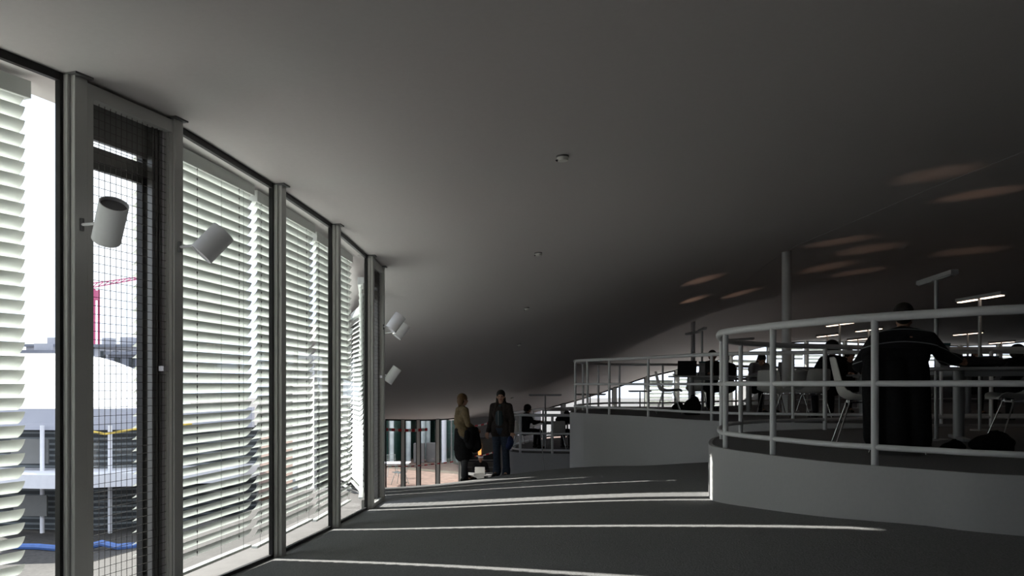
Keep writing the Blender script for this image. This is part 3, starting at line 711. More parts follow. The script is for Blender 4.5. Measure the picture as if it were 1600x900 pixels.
def power(px, Y, z, label, s=(.10, .10, .22)):
    mb = MB(); mb.box((0, 0, s[2]/2), s); x, y = XY(px, Y); o = mb.build('power_box', M['tleg'], bevel=.008); o.location = (x, y, z); tag(o, label, 'box', 'power boxes on lamp poles'); 
    c = MB(); c.box((0, 0, s[2]+.012), (s[0]*1.05, s[1]*1.05, .024)); k = c.build('lid', M['book'], o); k['label'] = 'teal lid'
    c = MB(); c.box((0, -s[1]/2-.003, s[2]*.5), (s[0]*.6, .006, s[2]*.5)); c.build('socket_plate', M['paper'], o)
power(1463+10, 8.35, ZN+.74, 'grey box with a teal top at the foot of the large unlit lamp')
power(1545, 9.2, ZN+.66, 'pinkish box with a teal top at the right big lamp', (.16, .10, .20))
power(1097, 16.0, ZF+.74, 'dark box at the foot of the lamp by the laptop', (.10, .10, .25))

# bags
def lump(name, label, cat, c, prims, m, voxel=.014, smooth=4, group=None):
    o = blob(name, prims, m, None, voxel, smooth); o.location = c; return tag(o, label, cat, group)
def blob(name, prims, m, parent, voxel=.012, smooth=3):
    mb = MB()
    for p in prims:
        if p[0] == 'c':
            _, a, ra, b, rb = p; a, b = Vector(a), Vector(b)
            mb.sph(a, ra, 2); mb.sph(b, rb, 2)
            if (b-a).length > 1e-4: mb.cyl(a, b, ra, rb, n=14)
        elif p[0] == 'e':
            mb.sph(p[1], p[2], 3, rot=(Euler(p[3]).to_matrix() if len(p) > 3 else None))
        elif p[0] == 'b':
            mb.box(p[1], p[2], rot=(Euler(p[3]).to_matrix() if len(p) > 3 else None))
    o = mb.build(name, m)
    rm = o.modifiers.new('r', 'REMESH'); rm.mode = 'VOXEL'; rm.voxel_size = voxel; rm.use_smooth_shade = True
    if smooth:
        sm = o.modifiers.new('s', 'SMOOTH'); sm.factor = .5; sm.iterations = smooth
    dg = bpy.context.evaluated_depsgraph_get(); me = bpy.data.meshes.new_from_object(o.evaluated_get(dg)); old = o.data
    o.modifiers.clear(); o.data = me; me.name = name; bpy.data.meshes.remove(old)
    if not me.materials: me.materials.append(m)
    me.polygons.foreach_set('use_smooth', [True]*len(me.polygons))
    if parent: o.parent = parent
    return o
def bag(px, Y, z, rz, s, label, name='backpack', flat=1):
    x, y = XY(px, Y); e = empty(name, (x, y, z), label, 'bag', 'bags on the floor', rz=rz)
    e.scale = (1, 1, flat)
    blob('body', [('e', (0, 0, .13*s), (.23*s, .15*s, .13*s)), ('e', (.08*s, .05*s, .17*s), (.13*s, .12*s, .13*s)), ('e', (-.12*s, 0, .10*s), (.14*s, .13*s, .10*s)), ('b', (0, 0, .05*s), (.34*s, .2*s, .10*s))], M['black'], e, .015)
    mb = MB(); mb.tube(catmull([(-.15*s, -.1*s, .2*s), (-.28*s, -.2*s, .15*s), (-.32*s, -.24*s, .03*s), (-.2*s, -.28*s, .02*s)], 5), .012*s, n=6); mb.build('strap', M['black'], e, smooth=True)
    mb = MB(); mb.tube([(-.05*s, 0, .25*s), (-.03*s, 0, .30*s), (.06*s, .02*s, .31*s), (.09*s, .03*s, .28*s)], .01*s, n=6); mb.build('handle', M['black'], e, smooth=True)
bag(1552, 7.1, ZN, .1, .82, 'large black bag on the carpet under the table at right', flat=.7)
bag(1490, 7.0, ZN, .3, .5, 'small black bag beside the striped-sweater man\'s chair leg', flat=.7)
bag(1082, 15.6, ZF, .2, .75, 'black backpack slumped against the leg of the laptop table', flat=1.6)
bag(1060, 18.5, ZF, .2, .6, 'small dark bag behind the side-on chair on the middle terrace')
# coat heap etc on near table
lump('folded_jacket', 'grey folded jacket lying on the table beside the big lamps', 'jacket', Vector((*XY(1525, 8.5), ZN+.742)), [('e', (0, 0, .055), (.28, .2, .055)), ('e', (-.12, -.05, .06), (.14, .14, .06)), ('e', (.15, .02, .06), (.15, .15, .055))], M['greycloth'])
# leaning pole
a, b = W(844, 670, 20.5), W(853, 735, 18.2); b.z = fl(b.x, b.y)
mb = MB(); mb.cyl(a-b, (0, 0, 0), .014, n=10); o = mb.build('leaning_pole', M['tleg'], smooth=True); o.location = b; tag(o, 'thin grey pole leaning in front of the lowest terrace railing', 'pole')
# ---------------- people ----------------
def V3(*a): return Vector(a)
def hand_prims(w, dirv, curl, side, s=1.0, palm=None):
    """hand at wrist w pointing along dirv; curl = direction the fingers bend to; side = thumb side"""
    d = Vector(dirv).normalized(); c = Vector(curl); c = (c-d*c.dot(d)).normalized(); t = d.cross(c)*side
    P = [('c', w, .024*s, w+d*.045*s, .026*s)]
    for k in (-1.5, -.5, .5, 1.5):
        base = w+d*.05*s+t*(k*.017*s); P.append(('c', w+d*.02*s+t*k*.010*s, .017*s, w+d*.082*s+t*k*.018*s, .0125*s))
        ln = (.9, 1.0, .95, .75)[int(k+1.5)] if True else 1
        k0 = w+d*.085*s+t*k*.0185*s; k1 = k0+(d*.8+c*.45)*.036*s*ln; k2 = k1+(d*.35+c*.9)*.028*s*ln; k3 = k2+(c*.9-d*.2)*.018*s*ln
        P += [('c', k0, .0105*s, k1, .0098*s), ('c', k1, .0098*s, k2, .009*s), ('c', k2, .009*s, k3, .008*s)]
    b0 = w+d*.02*s+t*.024*s*1; b1 = b0+(d*.5+t*.75+c*.25)*.042*s; b2 = b1+(d*.8+t*.1+c*.5)*.032*s
    P += [('c', b0, .015*s, b1, .0125*s), ('c', b1, .0125*s, b2, .0095*s)]
    return P
def head_prims(c, f, up=Vector((0, 0, 1)), s=1.0):
    """c centre of the skull, f facing direction, returns prims + frame"""
    f = Vector(f).normalized(); up = Vector(up); up = (up-f*up.dot(f)).normalized(); r = f.cross(up)
    R = Matrix((r, f, up)).transposed(); eu = tuple(R.to_euler())
    L = lambda x, y, z: c+(r*x+f*y+up*z)*s
    P = [('e', L(0, -.008, .02), (.074*s, .093*s, .092*s), eu), ('e', L(0, .022, -.045), (.055*s, .062*s, .062*s), eu), ('e', L(0, .045, -.085), (.028*s, .028*s, .022*s), eu),
         ('c', L(0, .085, .005), .010*s, L(0, .104, -.028), .0125*s), ('e', L(0, .080, .022), (.05*s, .012*s, .012*s), eu), ('e', L(0, .082, -.058), (.022*s, .012*s, .010*s), eu),
         ('e', L(.078, -.005, -.01), (.010*s, .018*s, .03*s), eu), ('e', L(-.078, -.005, -.01), (.010*s, .018*s, .03*s), eu), ('e', L(.045, .055, -.03), (.022*s, .022*s, .022*s), eu), ('e', L(-.045, .055, -.03), (.022*s, .022*s, .022*s), eu)]
    return P, L, eu
def person(loc, rz, label, J, top='darkcloth', bottom='darkcloth', hair='hair', hairstyle='short', shoes='boots', face=None, voxel=.011, cat='person', extra=None, s=1.0, hands=True, torso_w=1.0, coat_len=0, group=None, headup=(0, 0, 1), open_coat=False, flare=0, facedetail=False, sleeve=1.0):
    """J: joints in local space (person faces +Y)"""
    e = empty('person', loc, label, cat, group, rz=rz)
    g = {k: Vector(v) for k, v in J.items()}
    pel, ch, nk, hd = g['pelvis'], g['chest'], g['neck'], g['head']
    shw = .17*torso_w; f = Vector(face) if face else Vector((0, 1, 0))
    hp, L, eu = head_prims(hd, f, headup, s)
    B = list(hp)+[('c', nk-(nk-ch)*.2, .058, hd-Vector((0, 0, .06)), .05), ('c', pel, .13, (pel+ch)/2, .115), ('c', (pel+ch)/2, .115, ch, .13), ('c', g['shl'], .05, g['shr'], .05), ('c', g['shl'], .045, ch, .09), ('c', g['shr'], .045, ch, .09)]
    for sd in ('l', 'r'):
        sg = 1 if sd == 'l' else -1
        B += [('c', g['sh'+sd], .048, g['el'+sd], .038), ('c', g['el'+sd], .038, g['wr'+sd], .027), ('c', g['hip'+sd], .08, g['kn'+sd], .055), ('c', pel, .11, g['hip'+sd], .085), ('c', g['kn'+sd], .053, g['an'+sd], .036)]
        ft = Vector(g.get('ft'+sd, g['an'+sd]+Vector((0, .15, -.05)))); B += [('c', g['an'+sd], .035, ft, .028)]
        if hands:
            dv = g['wr'+sd]-g['el'+sd]; dv = Vector(g.get('hd'+sd, dv)); cu = Vector(g.get('cu'+sd, (0, 0, -1)))
            B += hand_prims(g['wr'+sd]+dv.normalized()*.01, dv, cu, -sg)
    blob('body', B, M['skin'], e, voxel*.8 if hands else voxel, 2)
    tw = torso_w
    T = [('c', pel+V3(0, 0, .02), .145, (pel+ch)/2, .135), ('c', (pel+ch)/2, .135, ch, .15), ('c', ch+(nk-ch)*.35, .11, ch+(nk-ch)*.75, .07), ('c', nk-V3(0, 0, .03), .072, g['shl'], .064), ('c', nk-V3(0, 0, .03), .072, g['shr'], .064), ('c', g['shl'], .068, ch+V3(.05, 0, -.03), .13), ('c', g['shr'], .068, ch+V3(-.05, 0, -.03), .13), ('c', g['shl']+(pel-ch)*.25, .075, g['shr']+(pel-ch)*.25, .075),
         ('c', pel+V3(.06*tw, 0, .02), .11, pel+V3(-.06*tw, 0, .02), .11)]
    T += [('e', nk-V3(0, 0, .05), (.085, .085, .06))]
    for sd in ('l', 'r'):
        wr = g['el'+sd]+(g['wr'+sd]-g['el'+sd])*.97
        T += [('c', g['sh'+sd], .066, g['el'+sd], .053*sleeve), ('c', g['el'+sd], .053*sleeve, wr, .040*sleeve)]
    if coat_len:
        for sx in (-1, 1): T += [('c', pel+V3(.07*sx, 0, .05), .125, pel+V3(.09*sx, .01, -coat_len), .115)]
    blob('top_garment', T, M[top], e, voxel, 4)
    if bottom:
        Tr = [('c', pel+V3(0, 0, -.02), .142, pel+V3(0, 0, .06), .135)]
        for sd in ('l', 'r'):
            an = g['an'+sd]; Tr += [('c', pel, .12, g['hip'+sd], .1), ('c', g['hip'+sd], .102, g['kn'+sd], .073), ('c', g['kn'+sd], .073, an+V3(0, 0, .03), .052+flare)]
            if flare: Tr += [('c', an+V3(0, 0, .06), .06+flare, an+V3(0, .01, -.02), .062+flare)]
        blob('trousers', Tr, M[bottom], e, voxel, 3)
    for sd in ('l', 'r'):
        an = g['an'+sd]; ft = Vector(g.get('ft'+sd, an+Vector((0, .15, -.05)))); hl = an+(an-ft)*.25; hl.z = ft.z
        blob('shoe', [('c', hl, .036, ft, .034), ('c', an-V3(0, 0, .02), .045, an+(ft-an)*.4, .042), ('e', (ft+(0.2*(ft-an))), (.042, .05, .028))], M[shoes], e, .01, 2)
    Hs = {'short': [('e', L(0, -.018, .038), (.085*s, .098*s, .090*s), eu), ('e', L(0, -.055, -.02), (.072*s, .055*s, .07*s), eu)],
          'long': [('e', L(0, -.018, .038), (.088*s, .102*s, .094*s), eu), ('e', L(0, -.06, -.04), (.085*s, .06*s, .10*s), eu), ('c', L(.06, -.03, -.03), .035*s, L(.075, -.03, -.17), .03*s), ('c', L(-.06, -.03, -.03), .035*s, L(-.075, -.03, -.17), .03*s), ('c', L(0, -.07, -.05), .06*s, L(0, -.08, -.20), .05*s)],
          'bun': [('e', L(0, -.02, .035), (.09*s, .105*s, .094*s), eu), ('e', L(0, -.06, -.02), (.083*s, .06*s, .085*s), eu), ('c', L(0, -.08, -.08), .03*s, L(0, -.09, -.13), .02*s)],
          'tail': [('e', L(0, -.018, .035), (.084*s, .10*s, .092*s), eu), ('c', L(0, -.09, .0), .045*s, L(0, -.12, -.14), .035*s), ('e', L(0, -.055, -.02), (.072*s, .055*s, .07*s), eu)],
          'afro': [('e', L(0, -.02, .05), (.11*s, .115*s, .10*s), eu), ('e', L(0, -.06, -.01), (.10*s, .08*s, .08*s), eu)]}
    blob('hair', Hs[hairstyle], M[hair], e, .009, 2)
    if facedetail:
        for sx in (-1, 1):
            m = MB(); m.sph(L(.03*sx, .073, .004), .011); m.build('eye', M['eye'], e, smooth=True)
        m = MB(); m.sph(L(0, .091, -.058), (.020, .007, .007), 2, rot=Euler(eu).to_matrix()); m.build('lips', M['lip'], e, smooth=True)
    if extra: extra(e, g, L, eu)
    return e
def standing(**k):
    J = dict(pelvis=(0, 0, .93), chest=(0, .0, 1.25), neck=(0, -.01, 1.42), head=(0, .02, 1.555), shl=(.165, 0, 1.36), shr=(-.165, 0, 1.36), ell=(.21, -.03, 1.09), elr=(-.21, -.03, 1.09), wrl=(.22, .05, .86), wrr=(-.22, .05, .86),
             hipl=(.09, 0, .88), hipr=(-.09, 0, .88), knl=(.10, .02, .49), knr=(-.10, .02, .49), anl=(.105, -.01, .085), anr=(-.105, -.01, .085), ftl=(.12, .14, .035), ftr=(-.12, .14, .035)); J.update(k); return J
def seated(lean=0.0, tw=0.0, **k):
    sn = math.sin(lean); cs = math.cos(lean)
    def up(x, h, y=0): return (x, -.02+h*sn+y*cs, .53+h*cs-y*sn)
    J = dict(pelvis=(0, -.02, .53), chest=up(0, .33), neck=up(0, .51), head=(up(0, .63)[0], up(0, .63)[1]+.03, up(0, .63)[2]), shl=up(.17, .45), shr=up(-.17, .45),
             ell=(.27, up(0, .30)[1]+.14, up(0, .22)[2]), elr=(-.27, up(0, .30)[1]+.14, up(0, .22)[2]), wrl=(.16, up(0, .3)[1]+.36, .79), wrr=(-.16, up(0, .3)[1]+.36, .79),
             hipl=(.10, .0, .50), hipr=(-.10, .0, .50), knl=(.14, .40, .50), knr=(-.14, .40, .50), anl=(.14, .38, .09), anr=(-.14, .36, .09), ftl=(.15, .53, .035), ftr=(-.15, .51, .035)); J.update(k); return J

# --- the two standing women
xL, yL = XY(722, 15.9); xR, yR = XY(783, 16.2)
def coats(e, g, L, eu):
    c = blob('carried_coat', [('c', (.20, .10, 1.00), .07, (.05, .26, .98), .06), ('c', (.22, .10, .98), .08, (.24, .06, .72), .09), ('c', (.12, .22, .98), .07, (.10, .26, .66), .10), ('e', (-.02, .24, .86), (.12, .07, .16)), ('c', (.24, .0, .95), .05, (.34, -.06, .80), .05), ('c', (.05, .24, .8), .1, (0, .26, .6), .07)], M['black'], e, .012, 3)
    c['label'] = 'black coat carried over the forearm'
    b = blob('skirt', [('c', (0, 0, .98), .15, (0, .01, .6), .17), ('c', (.06, .0, .8), .13, (.06, .02, .5), .14), ('c', (-.06, .0, .8), .13, (-.06, .02, .5), .14)], M['black'], e, .012, 3)
    h = blob('handbag', [('b', (-.2, .16, .58), (.07, .22, .26)), ('e', (-.2, .16, .50), (.05, .14, .10))], M['black'], e, .012, 3)
person((xL, yL, fl(xL, yL)), -PI/2+.45, 'standing person with brown hair and olive tan jacket, black coat over the arm',
       standing(ell=(.24, .02, 1.10), wrl=(.12, .22, 1.0), elr=(-.25, -.02, 1.10), wrr=(-.17, .20, .98), hdl=(-.3, 1, -.3), hdr=(.4, 1, -.2), knr=(-.09, .04, .49), anr=(-.10, .12, .085), ftr=(-.10, .27, .035)), top='olive', bottom='greycloth', hair='brownhair', hairstyle='bun', face=(-.15, 1, 0), extra=coats, voxel=.010, coat_len=.04)
def shirt(e, g, L, eu):
    o = blob('inner_top', [('c', (0, .07, 1.02), .085, (0, .09, 1.22), .085), ('c', (0, .06, 1.30), .06, (0, .04, 1.36), .05)], M['teal'], e, .012, 3); o['label'] = 'dark teal top under the open jacket'
    o = blob('collar', [('c', (.07, .04, 1.42), .035, (.09, .11, 1.22), .035), ('c', (-.07, .04, 1.42), .035, (-.09, .11, 1.22), .035), ('c', (.07, .02, 1.44), .035, (-.07, -.02, 1.44), .035)], M['brownfur'], e, .012, 3)
    o = MB(); o.cyl((0, .176, 1.0), (0, .186, 1.28), .004, n=6); o.build('zip', M['tleg'], e)
    b = blob('carried_bag', [('e', (-.22, .10, .68), (.06, .11, .12)), ('e', (-.19, .11, .60), (.06, .09, .08)), ('c', (-.235, .08, .74), .02, (-.24, .07, .82), .02)], M['bluebag'], e, .012, 3); b['label'] = 'blue bag held in the hand'
person((xR, yR, fl(xR, yR)), PI-.30, 'standing person with long dark hair, dark brown jacket and blue jeans, right of the pair',
       standing(pelvis=(0, 0, .94), wrl=(.24, .08, .87), wrr=(-.24, .06, .87), knl=(.085, .02, .5), anl=(.085, 0, .085), ftl=(.10, .14, .035)), top='brownfur', bottom='jeans', hairstyle='long', face=(-.25, 1, -.05), extra=shirt, voxel=.010, coat_len=.10, flare=.02, facedetail=True, sleeve=1.15)

# --- seated people
def sit(px, Y, z, rz, label, J=None, xy=None, **k):
    x, y = xy or XY(px, Y); return person((x, y, z), rz, label, J or seated(), **k)
sit(1411, 7.15, ZN, -.32, 'person in a black thin-striped sweater, seated back to us at the nearest table',
    seated(.22, shl=(-.215, .08, .95), shr=(.215, .10, .97), ell=(-.33, .20, .74), elr=(.38, .32, .80), wrl=(-.18, .42, .79), wrr=(.52, .56, .80), neck=(0.01, .13, 1.045), head=(.03, .21, 1.165), chest=(0, .07, .82)), top='sweater', voxel=.0115, torso_w=1.7, face=(.15, 1, -.35), sleeve=1.25)
chair(1408, 7.05, ZN, -.55, 'white shell chair mostly hidden under the man in the striped sweater')
def hangcoat(e, g, L, eu):
    o = blob('hanging_coat', [('e', (0, -.2, .62), (.27, .12, .3)), ('e', (.04, -.19, .30), (.26, .12, .26)), ('c', (-.12, -.2, .3), .13, (-.10, -.2, .10), .09), ('c', (.14, -.2, .3), .13, (.12, -.2, .12), .09)], M['black'], e, .016, 3)
bpy.context.view_layer.update()
x, y = XY(1400, 6.76)
hc = blob('hanging_coat', [('b', (0, .02, .47), (.46, .13, .66)), ('c', (-.19, .03, .80), .075, (.19, .04, .80), .075), ('b', (0, .03, .79), (.40, .12, .12)), ('c', (-.16, 0, .70), .1, (-.15, 0, .14), .1), ('c', (.15, 0, .71), .1, (.17, 0, .12), .1), ('c', (0, -.02, .72), .09, (0.02, -.03, .12), .1)], M['black'], None, .016, 5)
hc.location = (x, y, ZN+.0); hc.rotation_euler = (0, 0, -.32); tag(hc, 'long black coat hung over the back of the striped-sweater man\'s chair', 'coat')
sit(1301, 13.95, ZF, .05, 'dark-haired person seen from behind on the white chair right of the round column', seated(.05, head=(.0, .04, 1.18)), hairstyle='afro', top='darkcloth', torso_w=1.15)
sit(1180, 17.1, ZF, PI+.35, 'person in a pale open shirt with a lanyard, leaning forward behind the near railing', seated(.35, neck=(0, .16, .99), head=(.02, .24, 1.07)), top='whitecloth', hairstyle='tail', face=(.1, 1, -.6))
sit(1112, 17.15, ZF, PI, 'person in dark leather beside the laptop table, partly hidden by the near railing end', seated(.10), top='plastic', hairstyle='short')
sit(1137, 18.4, ZF, .4, 'person in dark clothes hidden behind the double post of the near railing', seated(.15))
sit(1326, 17.4, ZF, PI, 'person whose dark head shows left of the striped sweater, under the small lamps', seated(.1), hairstyle='afro')
sit(1522, 15.9, ZF, PI+.1, 'person with dark hair facing us between the two large lamps', seated(.15), hairstyle='long')
sit(1577, 12.9, ZF, -.9, 'person in black resting head on raised arms at the right edge', seated(.55, ell=(.25, .5, .80), elr=(-.25, .5, .80), wrl=(.02, .52, 1.0), wrr=(-.05, .55, 1.02)), hairstyle='afro')
sit(821, 24.35, ZT, -1.2, 'person with a dark bun seated at the left end of the lowest terrace', seated(.12), hairstyle='afro')
sit(872, 24.3, ZT, -.75, 'person in black hunched over the table on the lowest terrace', seated(.6, head=(0, .42, .98), neck=(0, .34, .93)), hairstyle='short')
zc_ = fl(*XY(752, 27.5))
def cap(e, g, L, eu):
    m = MB(); m.sph(L(0, -.01, .06), (.09, .105, .07), 3); m.build('cap', M['capwhite'], e, smooth=True)
sit(751, 28.2, zc_, PI, 'person in a white cap at the cafe table down the slope, between the standing pair', seated(.05), extra=cap)
table(XY(752, 27.3)[0], 27.4, zc_, 0, 1.3, .8, 'white cafe table down the slope between the two standing women')
chair(743, 26.8, fl(*XY(743, 26.8)), .5, 'white shell chair at the cafe table down the slope')
laptop(XY(750, 27.2)[0], 27.2, zc_+.74, PI, 'pale laptop on the cafe table down the slope', m='paper', s=.9)
# white cords: lanyard on pale shirt person is a bent strap
# kiosk behind
x, y = XY(752, 32.5); z = fl(x, y)
e = empty('coffee_counter', (x, y, z), 'dark cafe cabinet with a small orange light behind the seated person in the cap', 'cabinet')
m = MB(); m.box((0, 0, .85), (1.6, .6, 1.7)); m.build('cabinet', M['frame'], e, bevel=.01)
m = MB(); m.box((-.05, -.32, 1.28), (.12, .03, .45)); m.build('orange_light', M['orange'], e)
m = MB(); 
for k in range(3): m.box((0, -.31, .3+k*.28), (1.5, .03, .03))
m.build('shelf_edge', M['tleg'], e)
m = MB(); m.box((.1, -.31, .95), (1.2, .02, .3)); m.build('glass_front', M['screen'], e)
# tape strung between the far glass posts and the cafe
def tape(pts, label, w=.09):
    a = Vector(pts[0]); mb = MB(); P = catmull([Vector(p)-a for p in pts], 8)
    mb.grid([[p+Vector((0, 0, -w/2)) for p in P], [p+Vector((0, 0, w/2)) for p in P]]); mb.solid(.002)
    o = mb.build('barrier_tape', M['tape']); o.location = a; tag(o, label, 'tape', 'red and white barrier tapes')
tape([W(604, 671, 25.8), W(640, 672.5, 26), W(668, 671, 26.2)], 'wide red and white striped tape across the top of the far glass')
tape([W(735, 666, 29), W(752, 664, 29.5), W(766, 660, 30)], 'thin red and white tape between the two standing women', .06)
tape([W(604, 729, 26.0), W(650, 728, 26.2), W(712, 721, 26.5)], 'thin lower red and white tape across the far glass', .035)
tape([W(742, 713, 26.5), W(757, 711, 26.5), W(770, 707, 26.5)], 'short low tape beside the seated person in the cap', .04)
# ---------------- outside ----------------
def ground(name, X0, X1, Y0, Y1, fn, step, m):
    nx = int((X1-X0)/step); ny = int((Y1-Y0)/step); mb = MB()
    mb.grid([[(X0+(X1-X0)*i/nx, Y0+(Y1-Y0)*j/ny, fn(X0+(X1-X0)*i/nx, Y0+(Y1-Y0)*j/ny)) for j in range(ny+1)] for i in range(nx+1)])
    o = mb.build(name, m, smooth=True); o['kind'] = 'structure'; return o
def gz(x, y):
    d = max(0, min(1, (-x-2.0)/9)); return EYE-1.62-d*d*(3-2*d)*1.95
# courtyard ground follows the foot of the glass and drops to the opposite wing
gp = TPS([(p[0]-.3, p[1], fl(*p)-.10) for p in WN[3:20]]+[(-60, -12, EYE-3.5), (-60, 30, EYE-3.5), (-8, 12, EYE-3.3), (-7, 8, EYE-2.8), (-12, 20, EYE-3.6), (-20, 10, EYE-3.5), (-10, 0, EYE-2.4), (-30, 26, EYE-3.5), (-8.5, 17.5, EYE-3.6), (-7.5, 24, EYE-3.6)], .05)
pol = [(p[0]-.12, p[1]) for p in WN[2:20]]+[(-6.4, 26.4), (-70, 26.4), (-70, -12), (-8, -12)]
g_ = slab('ground', pol, gp, 1.0, -.3, M['asphalt'])
mb = MB(); mb.box((0, 0, -.2), (30, 30, .4)); o = mb.build('ground_patio', M['pinkpave']); o.location = (-6, 42.6, EYE-3.62); o['kind'] = 'structure'
# low open land round about
mb = MB(); mb.box((0, 0, 0), (600, 600, .2)); o = mb.build('ground_far', M['paleconcrete']); o.location = (0, 0, EYE-5.2); o['kind'] = 'structure'

# opposite wing seen through the two left bays
e = empty('white_roofed_wing', (-14, 22.5, EYE-3.6), 'white roofed low building wing with dark glazing across the courtyard, seen through the left windows', 'building')
o0 = e.location
def loc(p): return Vector(p)-o0
fa = [XY(-60, 20.5), XY(60, 20.3), XY(140, 20.2), XY(215, 20.6), XY(300, 21.0), XY(395, 21.6)]
mb = MB(); rows = []
fc = catmull([(x, y, 0) for x, y in fa], 6)
top_py = lambda px: 553+max(0, (px-60))*.0+(max(0, px-100)/110)**2*24
for t in range(9):
    row = []
    for p in fc:
        px = 800+FPX*p.x/p.y; Yb = p.y+ t/8*11
        z0 = EYE-.62; z1 = W(px, top_py(px), p.y+11).z
        u = t/8; z = z0+(z1-z0)*(1-(1-u)**2.0)
        row.append(loc((p.x/p.y*Yb, Yb, z)))
    rows.append(row)
for t in range(1, 5):
    rows.append([loc((p.x/p.y*(p.y+11+t*3), p.y+11+t*3, rows[8][i].z+o0.z-.35*t*t)) for i, p in enumerate(fc)])
mb.grid(rows); mb.build('roof', M['roofwhite'], e, smooth=True)
def band(z0, z1, m, nm, dy=0, th=.2):
    b = MB()
    for i in range(len(fc)-1):
        p, q = fc[i], fc[i+1]
        b.prism([(p.x-o0.x, p.y+dy-o0.y), (q.x-o0.x, q.y+dy-o0.y), (q.x-o0.x, q.y+dy+th-o0.y), (p.x-o0.x, p.y+dy+th-o0.y)], EYE+z0-o0.z, EYE+z1-o0.z)
    return b.build(nm, M[m], e)
band(-1.12, -.60, 'fascia', 'fascia', -.05)
band(-2.12, -1.10, 'outlouvre', 'upper_glazing', .5)
band(-2.42, -2.10, 'ledge', 'ledge', -1.0, 1.6)
band(-3.75, -2.40, 'outlouvre', 'lower_glazing', .3)
for k, px in enumerate((66, 172, 262)):
    x, y = XY(px, 20.1); b = MB(); b.cyl((x-o0.x, y-o0.y, 0), (x-o0.x, y-o0.y, 2.6), .05, n=12); b.build('post', M['ledge'], e, smooth=True)
b = MB(); b.tube([loc(W(130, 672, 19.9)), loc(W(165, 678, 19.9)), loc(W(215, 670, 20.1)), loc(W(300, 662, 20.6))], .03, n=6); k = b.build('cable', M['yellow'], e); k['label'] = 'yellow cable under the eaves'
b = MB(); b.box(loc(W(47, 705, 20.2)), (.9, .06, .6)); b.box(loc(W(48, 790, 20.0)), (.8, .06, .5)); b.build('door_panel', M['frame'], e)
# hose
hp_ = [W(-10, 828, 18.6), W(60, 826, 18.6), W(120, 826, 18.2), (W(160, 816, 18.2)), W(185, 822, 18.0), W(212, 831, 17.6), W(260, 835, 17.2)]
mb = MB(); a = hp_[0]; mb.tube([Vector((p.x, p.y, gp(p.x, p.y)+.06+(.10 if i == 3 else 0)))-a for i, p in enumerate(catmull(hp_, 1))], .07, n=8); o = mb.build('blue_hose', M['hose'], smooth=True); o.location = a; tag(o, 'blue hose lying along the foot of the building opposite', 'hose')
x, y = W(30, 893, 7.6)[:2]
mb = MB(); mb.box((0, 0, .04), (1.7, 1.0, .08)); mb.box((.2, .05, .10), (1.2, .7, .06)); o = mb.build('red_mat', M['red'], bevel=.02); o.location = (x, y, gp(x, y)+.02); o.rotation_euler = (0, 0, -.3); tag(o, 'red cover on the ground outside, at the bottom left corner', 'mat')
# far town
tn = [(45, 538, 90, 3.2, 'hill', 'grey block building on the skyline at far left'), (66, 528, 100, 2.6, 'hill2', 'pale gabled building on the skyline at far left'), (152, 529, 94, 2.2, 'hill', 'dark building at the foot of the crane on the skyline'), (181, 528, 88, 3.0, 'hill2', 'pale roofed building right of the crane on the skyline'), (206, 540, 78, 3.0, 'hill', 'long grey building on the skyline behind the white roof')]
for px, py, Y, w, m, lab in tn:
    w *= 1.5
    p = W(px, py, Y); z0 = EYE-5; H = p.z-z0; e = empty('town_building', (p.x, Y, z0), lab, 'building', 'town buildings on the skyline')
    b = MB(); b.box((0, 2, H*.45), (w, 4, H*.9)); b.build('wall', M[m], e)
    b = MB(); s_ = H*.9
    b.prism([(-w*.54, -.4), (w*.54, -.4), (w*.54, 4.4), (-w*.54, 4.4)], s_, lambda xx, yy: s_+.3) ; b.build('roof_slab', M['hill'], e)
    b = MB(); b.box((w*.1, 2, H*.97), (w*.3, 1.2, .9)); b.build('chimney', M['hill2'], e)
    b = MB()
    for i in range(3): b.box((-w*.3+i*w*.3, -.03, H*.82), (w*.12, .1, .8))
    b.build('window_row', M['outdark'], e)
# crane
p = W(144, 452, 112); e = empty('tower_crane', (p.x, 112, EYE-5), 'red lattice tower crane on the skyline, seen through the meshed window', 'crane')
H = p.z-EYE+5
b = MB()
for sx in (-.6, .6):
    for sy in (-.6, .6): b.bar((sx, sy, 0), (sx, sy, H), .22, .22)
k = 0
while k < H-1.2:
    for s1 in (-1, 1): b.bar((-.6*s1, -.6, k), (.6*s1, -.6, k+1.2), .12, .12); b.bar((-.6, -.6*s1, k), (-.6, .6*s1, k+1.2), .12, .12)
    k += 1.2
b.build('mast', M['cranered'], e)
b = MB(); J0, J1 = Vector((-3, 0, H-.3)), Vector((7.5, 0, H+1.6))
for dz in (0, .7): b.bar(J0+Vector((0, 0, dz)), J1+Vector((0, 0, dz*.3)), .12, .12)
for i in range(14):
    t = i/14; b.bar(J0.lerp(J1, t), J0.lerp(J1, t+1/14)+Vector((0, 0, .7*(1-t))), .08, .08)
b.build('jib', M['cranered'], e)
b = MB(); b.box((0, -.2, H-.8), (1.4, 1.2, 1.3)); b.build('cab', M['cranered'], e, bevel=.05)

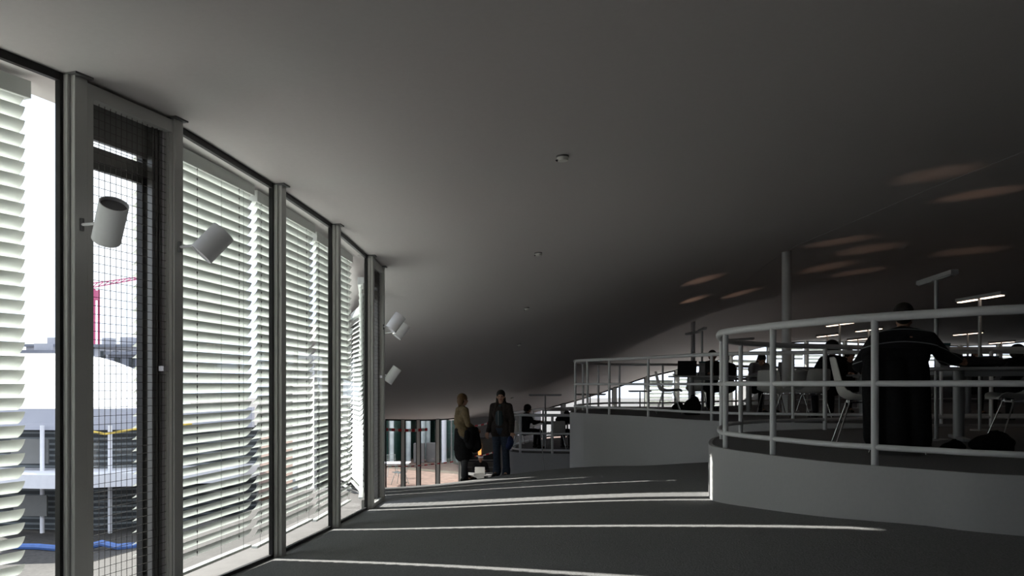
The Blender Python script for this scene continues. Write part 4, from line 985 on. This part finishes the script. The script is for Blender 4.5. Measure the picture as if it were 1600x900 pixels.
# patio seen through the far glass
pz = EYE-3.62
def ptable(px, Y, label):
    x, y = XY(px, Y); e = empty('patio_table', (x, y, pz), label, 'table')
    b = MB(); b.box((0, 0, .73), (1.6, .75, .03)); b.build('tabletop', M['ledge'], e, bevel=.004)
    for sx in (-.62, .62):
        b = MB(); b.cyl((sx, 0, .02), (sx, 0, .72), .025, n=10); b.build('leg', M['steelwire'], e); 
    for sx in (-.62, .62): b = MB(); b.bar((sx, -.3, .015), (sx, .3, .015), .05, .03); b.build('foot', M['steelwire'], e)
ptable(606, 30.5, 'white outdoor table on the pink patio beyond the far glass')
def pchair(px, Y, rz, label):
    x, y = XY(px, Y); e = empty('patio_chair', (x, y, pz), label, 'chair', 'wire chairs on the patio', rz=rz)
    b = MB()
    for i in range(8): t = -.2+i*.4/7; b.tube(catmull([(t, .22, .45), (t, 0, .43), (t, -.18, .45), (t*.9, -.28, .84)], 4), .006, n=5)
    for yy, zz in ((.22, .45), (0, .43), (-.24, .65), (-.28, .84)): b.bar((-.21, yy, zz), (.21, yy, zz), .014, .014)
    b.build('wire_seat', M['steelwire'], e)
    for sx in (-1, 1):
        for sy in (-1, 1): b = MB(); b.cyl((.15*sx, .12*sy, .43), (.22*sx, .24*sy, 0), .011, n=8); b.build('leg', M['steelwire'], e)
pchair(625, 30.0, 1.2, 'wire chair at the right end of the outdoor table')
pchair(612, 32.5, -2.8, 'wire chair pushed behind the outdoor table')
# curved glass wing beyond the patio
e = empty('patio_glass_wing', (-4, 40, pz), 'curved glass building wing with pale columns beyond the patio', 'building')
o1 = e.location
cp = [XY(560, 37), XY(600, 38), XY(640, 40), XY(665, 41), XY(700, 38.5), XY(725, 36.5), XY(742, 34.6)]
cc = catmull([(x, y, 0) for x, y in cp], 5)
b = MB(); b.grid([[Vector((p.x, p.y, pz))-o1 for p in cc], [Vector((p.x, p.y, pz+3.3))-o1 for p in cc]]); b.solid(.02); b.build('curved_glass', M['glassg'], e)
b = MB(); b.grid([[Vector((p.x, p.y+.8, pz))-o1 for p in cc], [Vector((p.x, p.y+.8, pz+3.3))-o1 for p in cc]]); b.solid(.02); b.build('dark_inside', M['greencurtain'], e)
b = MB(); b.grid([[Vector((p.x, p.y-.4, pz+3.2))-o1 for p in cc], [Vector((p.x*1.1, p.y+8, pz+4.0))-o1 for p in cc]]); b.solid(.3); b.build('roof', M['ledge'], e)
for px, Y, r, m in ((638, 39.2, .12, 'curtain'), (658, 39.6, .22, 'curtain'), (668, 40.0, .14, 'curtain'), (694, 38.2, .12, 'ledge'), (612, 38.2, .10, 'curtain')):
    x, y = XY(px, Y); b = MB(); b.cyl(Vector((x, y, pz))-o1, Vector((x, y, pz+3.2))-o1, r, n=14); b.build('column', M[m], e, smooth=True)
for i in range(0, len(cc), 3):
    p = cc[i]; b = MB(); b.box(Vector((p.x, p.y-.05, pz+1.6))-o1, (.07, .07, 3.2)); b.build('mullion', M['frame'], e)
for px, Y in ((655, 38.3), (675, 38.6)):
    x, y = XY(px, Y); b = MB(); b.box(Vector((x, y, pz+.45))-o1, (.5, .3, .9)); b.build('low_cabinet', M['paleconcrete'], e, bevel=.02)
